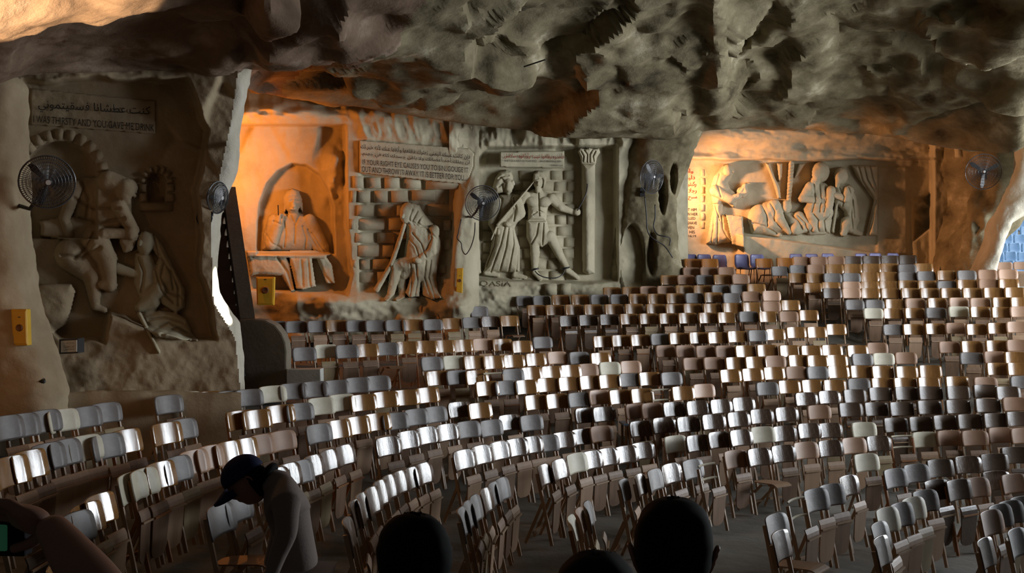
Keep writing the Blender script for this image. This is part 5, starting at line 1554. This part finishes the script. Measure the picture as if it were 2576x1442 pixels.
def head_fn(x, y, z):
    """a head: face towards -y, chin narrower, brow, nose, mouth, eye hollows"""
    k = 1.0
    if z < -0.1:
        k = 1 - 0.30 * (-z - 0.1)
    X, Y, Z = x * k, y * (k if y > 0 else 1 - 0.12 * max(0, -z - 0.3)), z
    if y < -0.3:
        n = math.exp(-((x / 0.16) ** 2)) * math.exp(-(((z + 0.12) / 0.20) ** 2))
        Y -= 0.22 * n
        for s in (-1, 1):
            Y += 0.10 * math.exp(-(((x - 0.36 * s) / 0.16) ** 2) - (((z - 0.08) / 0.10) ** 2))
        Y -= 0.05 * math.exp(-((x / 0.4) ** 2) - (((z - 0.26) / 0.09) ** 2))
        Y -= 0.07 * math.exp(-((x / 0.25) ** 2) - (((z + 0.52) / 0.07) ** 2)) - 0.05 * math.exp(-((x / 0.25) ** 2) - (((z + 0.43) / 0.03) ** 2))
        Y -= 0.10 * math.exp(-((x / 0.25) ** 2) - (((z + 0.82) / 0.15) ** 2))
    return (X, Y, Z)
def ear(c, R, s, parent):
    V, F = [], []
    pts = [c + R @ Vector((s * 0.002 + 0.012 * s * sin(a_), 0.018 * cos(a_) + 0.006, 0.032 * sin(a_))) for a_ in [2 * pi * i / 12 for i in range(12)]]
    tube_vf(pts, 0.006, 6, V, F, True)
    V2 = c + R @ Vector((0.002 * s, 0.006, 0)); n = len(V); V.append(V2)
    for i in range(12):
        F.append((i * 6, ((i + 1) % 12) * 6, n))
    return link('ear', mesh('ear', V, F, True), M['skin'], parent)

def hand(parent, wrist, direc, palm_n, mt, curl=0.5, s=1.0, side=1, name='hand'):
    """palm and five separate fingers grown from the wrist along direc; palm_n is the way the palm faces"""
    d = Vector(direc).normalized(); n = Vector(palm_n); n = (n - d * n.dot(d)).normalized(); w = d.cross(n) * side
    J = []; E = []
    def add(p, r, pr=None):
        J.append((p, r)); i = len(J) - 1
        if pr is not None: E.append((pr, i))
        return i
    a = add(wrist, (0.026 * s, 0.021 * s))
    b = add(wrist + d * 0.045 * s, (0.036 * s, 0.016 * s), a)
    for k, (off, L, r) in enumerate(((-0.030, 0.062, 0.0075), (-0.010, 0.074, 0.0085), (0.011, 0.080, 0.0088), (0.031, 0.072, 0.0085))):
        p = wrist + d * (0.085 - 0.006 * abs(k - 2)) * s + w * off * s
        i = add(p, 0.0105 * s, b)
        ang = 0.0
        for q in range(3):
            ang += curl * (0.7 if q == 0 else 0.9)
            p = p + (d * cos(ang) + n * sin(ang)) * L * s * (0.45, 0.32, 0.25)[q]
            i = add(p, r * s * (1, 0.92, 0.8)[q], i)
    t = wrist + d * 0.03 * s + w * 0.036 * s
    i = add(t, 0.013 * s, b)
    p = t
    for q in range(2):
        p = p + (d * 0.75 + w * (0.55 - 0.5 * q) + n * (0.35 + 0.4 * curl)).normalized() * 0.036 * s
        i = add(p, 0.0105 * s * (1 - 0.12 * q), i)
    return skin_mesh(name, J, E, mt, parent, 0, 2)

# --- the stooping man in a navy cap
man_c = P(690, 1250, 6.05)
mz = 0.74
def mp(u, v, y=6.05): return P(u, v, y)
man = wempty('person', (P(720, 1442, 6.05).x, 6.05, G(P(720, 1442, 6.05).x, 6.05)))
tag(man, 'man in navy cap and grey sweater, stooping in profile among the chairs', 'person')
gz = G(P(740, 1442, 6.05).x, 6.05)
hip = mp(752, 1418); kneeL = Vector((hip.x - 0.10, 5.95, gz + 0.48)); kneeR = Vector((hip.x + 0.05, 6.2, gz + 0.48))
J = [(hip + Vector((0, 0, -0.04)), (0.16, 0.13)), (mp(742, 1360), (0.155, 0.125)), (mp(728, 1300), (0.175, 0.14)), (mp(710, 1245), (0.165, 0.135)), (mp(692, 1214), (0.105, 0.095)), (mp(668, 1200), (0.062, 0.062)), (mp(655, 1196), (0.055, 0.055)),
     (mp(718, 1262, 5.86), (0.085, 0.085)), (mp(722, 1340, 5.80), (0.068, 0.066)), (mp(700, 1392, 5.78), (0.055, 0.052)), (mp(684, 1442, 5.74), (0.042, 0.040)), (mp(676, 1470, 5.72), (0.035, 0.032)),
     (mp(706, 1262, 6.25), (0.08, 0.08)), (mp(702, 1345, 6.3), (0.06, 0.06)), (mp(676, 1430, 6.3), (0.042, 0.042))]
E = [(0, 1), (1, 2), (2, 3), (3, 4), (4, 5), (5, 6), (3, 7), (7, 8), (8, 9), (9, 10), (10, 11), (3, 12), (12, 13), (13, 14)]
skin_mesh('torso', J, E, M['sweater'], man, 1)
J = [(hip, (0.165, 0.125)), (hip + Vector((-0.02, -0.09, -0.12)), (0.11, 0.105)), (kneeL, (0.08, 0.08)), (Vector((kneeL.x + 0.04, 5.98, gz + 0.09)), (0.06, 0.06)), (hip + Vector((0.02, 0.1, -0.12)), (0.11, 0.105)), (kneeR, (0.08, 0.08)), (Vector((kneeR.x + 0.12, 6.25, gz + 0.09)), (0.06, 0.06))]
skin_mesh('trousers', J, [(0, 1), (1, 2), (2, 3), (0, 4), (4, 5), (5, 6)], M['trousers'], man, 0)
for (k_, yy) in ((3, 5.98), (6, 6.25)):
    p = J[k_][0]
    blob('shoe', Vector((p.x - 0.07, yy, gz + 0.055)), (0.14, 0.055, 0.055), Matrix.Identity(3), M['leather'], man)
wv = [Vector((hip.x - 0.04 + 0.108 * cos(a_), 6.05 + 0.095 * sin(a_), hip.z + 0.075 + 0.035 * cos(a_))) for a_ in [2 * pi * i / 24 for i in range(24)]]
V, F = tube_vf(wv, 0.022, 6, None, None, True)
link('belt', mesh('belt', V, F, True), M['leather'], man)
# head bowed to the left and down
hc = mp(622, 1212)
fdir = Vector((-0.80, -0.18, -0.57)).normalized()
up_ = Vector((-0.55, 0, 0.83)); up_ = (up_ - fdir * up_.dot(fdir)).normalized()
Rh = Matrix((up_.cross(-fdir) * -1, -fdir, up_)).transposed()
if Rh.determinant() < 0: Rh = Matrix((up_.cross(-fdir), -fdir, up_)).transposed()
blob('head', hc, (0.088, 0.113, 0.138), Rh, M['skin'], man, head_fn)
for s in (-1, 1):
    ear(hc + Rh @ Vector((0.087 * s, 0.015, -0.005)), Rh, s, man)
blob('hair', hc + Rh @ Vector((0, 0.03, -0.015)), (0.093, 0.1, 0.108), Rh, M['hair'], man, lambda x, y, z: (x, max(y, -0.15), z))
def cap_fn(x, y, z):
    return (x, y, max(z, -0.12))
cc = hc + Rh @ Vector((0, 0.002, 0.05))
capo = blob('cap', cc, (0.105, 0.132, 0.112), Rh, M['cap'], man, cap_fn)
V, F = [], []
n = 13
for (q, dz) in ((0, 0.0), (1, -0.012)):
    for i in range(n):
        a_ = pi * i / (n - 1)
        for rr in (0.0, 0.5, 1.0):
            y = -0.08 - 0.058 * sin(a_) - (0.095 * sin(a_) ** 0.7) * rr
            x = 0.1 * cos(a_) * (1 - 0.05 * rr)
            V.append(cc + Rh @ Vector((x, y, -0.012 - 0.035 * rr + dz - 0.02 * (x / 0.09) ** 2)))
for i in range(n - 1):
    for j in range(2):
        a_ = i * 3 + j
        F.append((a_, a_ + 1, a_ + 4, a_ + 3)); F.append((n * 3 + a_, n * 3 + a_ + 3, n * 3 + a_ + 4, n * 3 + a_ + 1))
for i in range(n - 1):
    a_ = i * 3 + 2
    F.append((a_, n * 3 + a_, n * 3 + a_ + 3, a_ + 3))
link('cap_brim', mesh('cap_brim', V, F, True), M['cap'], capo)
# scarf or dark collar round the neck
V, F = tube_vf([mp(672, 1196) + Vector((0.052 * cos(a_) * 0.6 + 0.01 * sin(a_), 0.062 * sin(a_), 0.055 * cos(a_) * 0.9)) for a_ in [2 * pi * i / 18 for i in range(18)]], 0.026, 7, None, None, True)
link('dark_collar', mesh('dark_collar', V, F, True), M['hair'], man)
hand(man, mp(676, 1468, 5.72), (-0.25, 0, -1), (0, 0.6, -0.1), M['skin'], 0.45, 1.0, 1)
hand(man, mp(676, 1430, 6.3), (-0.4, 0, -1), (0, -0.6, -0.1), M['skin'], 0.45, 1.0, -1)

# --- onlookers in front: heads seen from behind
def onlooker(u, vtop, wpx, Y, label, lean=0.0, ears=True, long_hair=False, turn=0.0):
    r = wpx / 2 * Y / FPX
    top = P(u, vtop, Y)
    hh = r * 1.16
    c = Vector((top.x, Y, top.z - hh))
    zf = G(c.x, Y)
    e = wempty('person', (c.x, Y, zf))
    tag(e, label, 'person')
    R = Matrix.Rotation(pi + turn, 3, 'Z') @ Matrix.Rotation(lean, 3, 'X')
    blob('head', c + Vector((0, 0, -0.01)), (r * 0.86, r * 1.05, hh * 0.98), R, M['skin'], e, head_fn)
    rr = random.Random(int(u))
    def hf(x, y, z):
        q_ = (abs(x) ** 2.4 + abs(y) ** 2.4 + abs(z) ** 2.4) ** (-1 / 2.4)
        x, y, z = x * q_, y * q_, z * q_
        k = 1 + 0.035 * noise.noise(Vector((x * 3 + u, y * 3, z * 3)))
        if long_hair:
            return (x * k * (1 + 0.06 * (z < 0.2)), max(y, -0.55) * k, max(z, -0.9) * k)
        cut = -0.62 if y > 0 else 0.1 + 0.3 * y
        return (x * k, y * k, max(z, cut) * k)
    blob('hair', c + Vector((0, -0.005, 0.0)), (r, r * 1.12, hh), R, M['hair'], e, hf)
    # loose tufts break the outline
    V, F = [], []
    for i in range(260):
        a_, t_ = rr.uniform(0, 2 * pi), rr.uniform(0.05, 1.3)
        nrm = Vector((sin(t_) * cos(a_), sin(t_) * sin(a_), cos(t_)))
        p = c + R @ Vector((nrm.x * r, nrm.y * r * 1.1, nrm.z * hh)) * 0.99
        q = p + nrm * 0.003 + Vector((rr.uniform(-.012, .012), rr.uniform(-.012, .012), rr.uniform(-.022, -0.004)))
        tube_vf([p, (p + q) / 2 + nrm * 0.004, q], [0.004, 0.003, 0.001], 3, V, F)
    link('hair_tufts', mesh('hair_tufts', V, F), M['hair'], e)['kind'] = 'stuff'
    if ears:
        for s in (-1, 1):
            ear(c + R @ Vector((r * 0.97 * s, 0.0, -hh * 0.35)), R, s, e)
    nk = c + Vector((0, -0.01, -hh * 0.85))
    sh = nk.z - 0.16
    J = [(Vector((c.x, Y + 0.02, sh - 0.55)), (0.17, 0.12)), (Vector((c.x, Y, sh - 0.28)), (0.18, 0.125)), (Vector((c.x, Y, sh - 0.06)), (0.17, 0.11)), (nk + Vector((0, 0, -0.10)), (0.065, 0.065)), (nk + Vector((0, 0.01, 0.02)), (0.055, 0.058))]
    E = [(0, 1), (1, 2), (2, 3), (3, 4)]
    for s in (-1, 1):
        b_ = len(J)
        J += [(Vector((c.x + 0.19 * s, Y, sh - 0.06)), (0.075, 0.075)), (Vector((c.x + 0.24 * s, Y + 0.02, sh - 0.34)), (0.055, 0.055)), (Vector((c.x + 0.2 * s, Y + 0.24, sh - 0.46)), (0.04, 0.04))]
        E += [(2, b_), (b_, b_ + 1), (b_ + 1, b_ + 2)]
    skin_mesh('body', J, E, M['darkshirt'], e, 0)
    # legs down to the ground
    J = [(Vector((c.x, Y + 0.02, sh - 0.55)), (0.16, 0.12))]
    E = []
    for s in (-1, 1):
        b_ = len(J)
        J += [(Vector((c.x + 0.1 * s, Y, sh - 0.72)), (0.09, 0.09)), (Vector((c.x + 0.1 * s, Y + 0.03, zf + max(0.2, (sh - 0.72 - zf) * 0.5))), (0.07, 0.07)), (Vector((c.x + 0.1 * s, Y, zf + 0.05)), (0.05, 0.05))]
        E += [(0, b_), (b_, b_ + 1), (b_ + 1, b_ + 2)]
    skin_mesh('trousers', J, E, M['darkshirt'], e, 0)
    return e
onlooker(1042, 1292, 172, 2.45, 'onlooker seen from behind, rounded black hair, below the orange bay', 0.0, False, True, 0.5)
onlooker(1694, 1253, 196, 2.45, 'onlooker seen from behind with short black hair, tallest head in front', 0.0, True, False, -0.15)
onlooker(1500, 1388, 210, 2.05, 'onlooker of whom only the crown of black hair shows, beside the tallest head', 0.0, False, False, 0.0)

# --- raised arm with a small camera, bottom left
arm = wempty('person', (P(170, 1442, 1.9).x - 0.2, 1.7, G(-1, 2.0)))
tag(arm, 'onlooker at left raising a bare forearm to hold up a small camera', 'person')
el = P(300, 1560, 1.75); wr = P(118, 1312, 1.95)
sh = P(120, 1900, 1.35)
J = [(sh, (0.07, 0.07)), ((sh + el) / 2, (0.062, 0.06)), (el, (0.052, 0.05)), (el * 0.6 + wr * 0.4, (0.052, 0.047)), (el * 0.25 + wr * 0.75, (0.040, 0.034)), (wr, (0.030, 0.024))]
skin_mesh('forearm', J, [(i, i + 1) for i in range(5)], M['skin'], arm, 0)
hand(arm, wr + (wr - el).normalized() * -0.01, (P(30, 1285, 1.98) - wr), (-0.1, -0.75, -0.65), M['skin'], 0.42, 1.12, -1)
sz = sh + Vector((-0.25, -0.05, 0))
gzz = G(sz.x, 1.6)
J = [(Vector((sz.x, 1.35, sh.z - 0.5)), (0.16, 0.12)), (Vector((sz.x, 1.3, sh.z - 0.22)), (0.18, 0.12)), (Vector((sz.x, 1.3, sh.z)), (0.17, 0.11)), (sh, (0.08, 0.08)), ((sh + el) / 2, (0.072, 0.07)),
     (Vector((sz.x, 1.3, sh.z + 0.10)), (0.06, 0.06)), (Vector((sz.x, 1.3, sh.z + 0.18)), (0.055, 0.055))]
skin_mesh('shirt', J, [(0, 1), (1, 2), (2, 3), (3, 4), (2, 5), (5, 6)], M['darkshirt'], arm, 0)
J = [(Vector((sz.x, 1.35, sh.z - 0.5)), (0.16, 0.12)), (Vector((sz.x - 0.1, 1.35, sh.z - 0.66)), (0.09, 0.09)), (Vector((sz.x - 0.1, 1.4, gzz + 0.3)), (0.07, 0.07)), (Vector((sz.x - 0.1, 1.35, gzz + 0.05)), (0.05, 0.05)),
     (Vector((sz.x + 0.1, 1.35, sh.z - 0.66)), (0.09, 0.09)), (Vector((sz.x + 0.1, 1.4, gzz + 0.3)), (0.07, 0.07)), (Vector((sz.x + 0.1, 1.35, gzz + 0.05)), (0.05, 0.05))]
skin_mesh('trousers', J, [(0, 1), (1, 2), (2, 3), (0, 4), (4, 5), (5, 6)], M['darkshirt'], arm, 0)
RI = Matrix.Rotation(pi, 3, 'Z')
hcx = Vector((sz.x, 1.3, sh.z + 0.30))
blob('head', hcx, (0.076, 0.098, 0.12), RI, M['skin'], arm, head_fn)
blob('hair', hcx + Vector((0, -0.005, 0.015)), (0.085, 0.108, 0.125), RI, M['hair'], arm, lambda x, y, z: (x, y, max(z, -0.5 if y > 0 else 0.15)))
# the camera held up
M['screen'] = mat('camera_screen', (0.008, 0.02, 0.012), 0.3, 0.5, emit=((0.02, 0.10, 0.05), 0.2))
cb = wempty('camera', P(20, 1360, 1.96))
tag(cb, 'small dark camera with green lit screen in the raised hand at left', 'camera')
def cpoly(nm, poly, y0, y1, m_): return prism(nm, poly, y0, y1, m_, cb, bev=0.004)
cpoly('body', [(-40, 1298), (62, 1302), (62, 1402), (-40, 1400)], 1.985, 2.02, M['darkshirt'])
cpoly('screen', [(-30, 1320), (16, 1322), (16, 1388), (-30, 1388)], 1.978, 1.985, M['screen'])
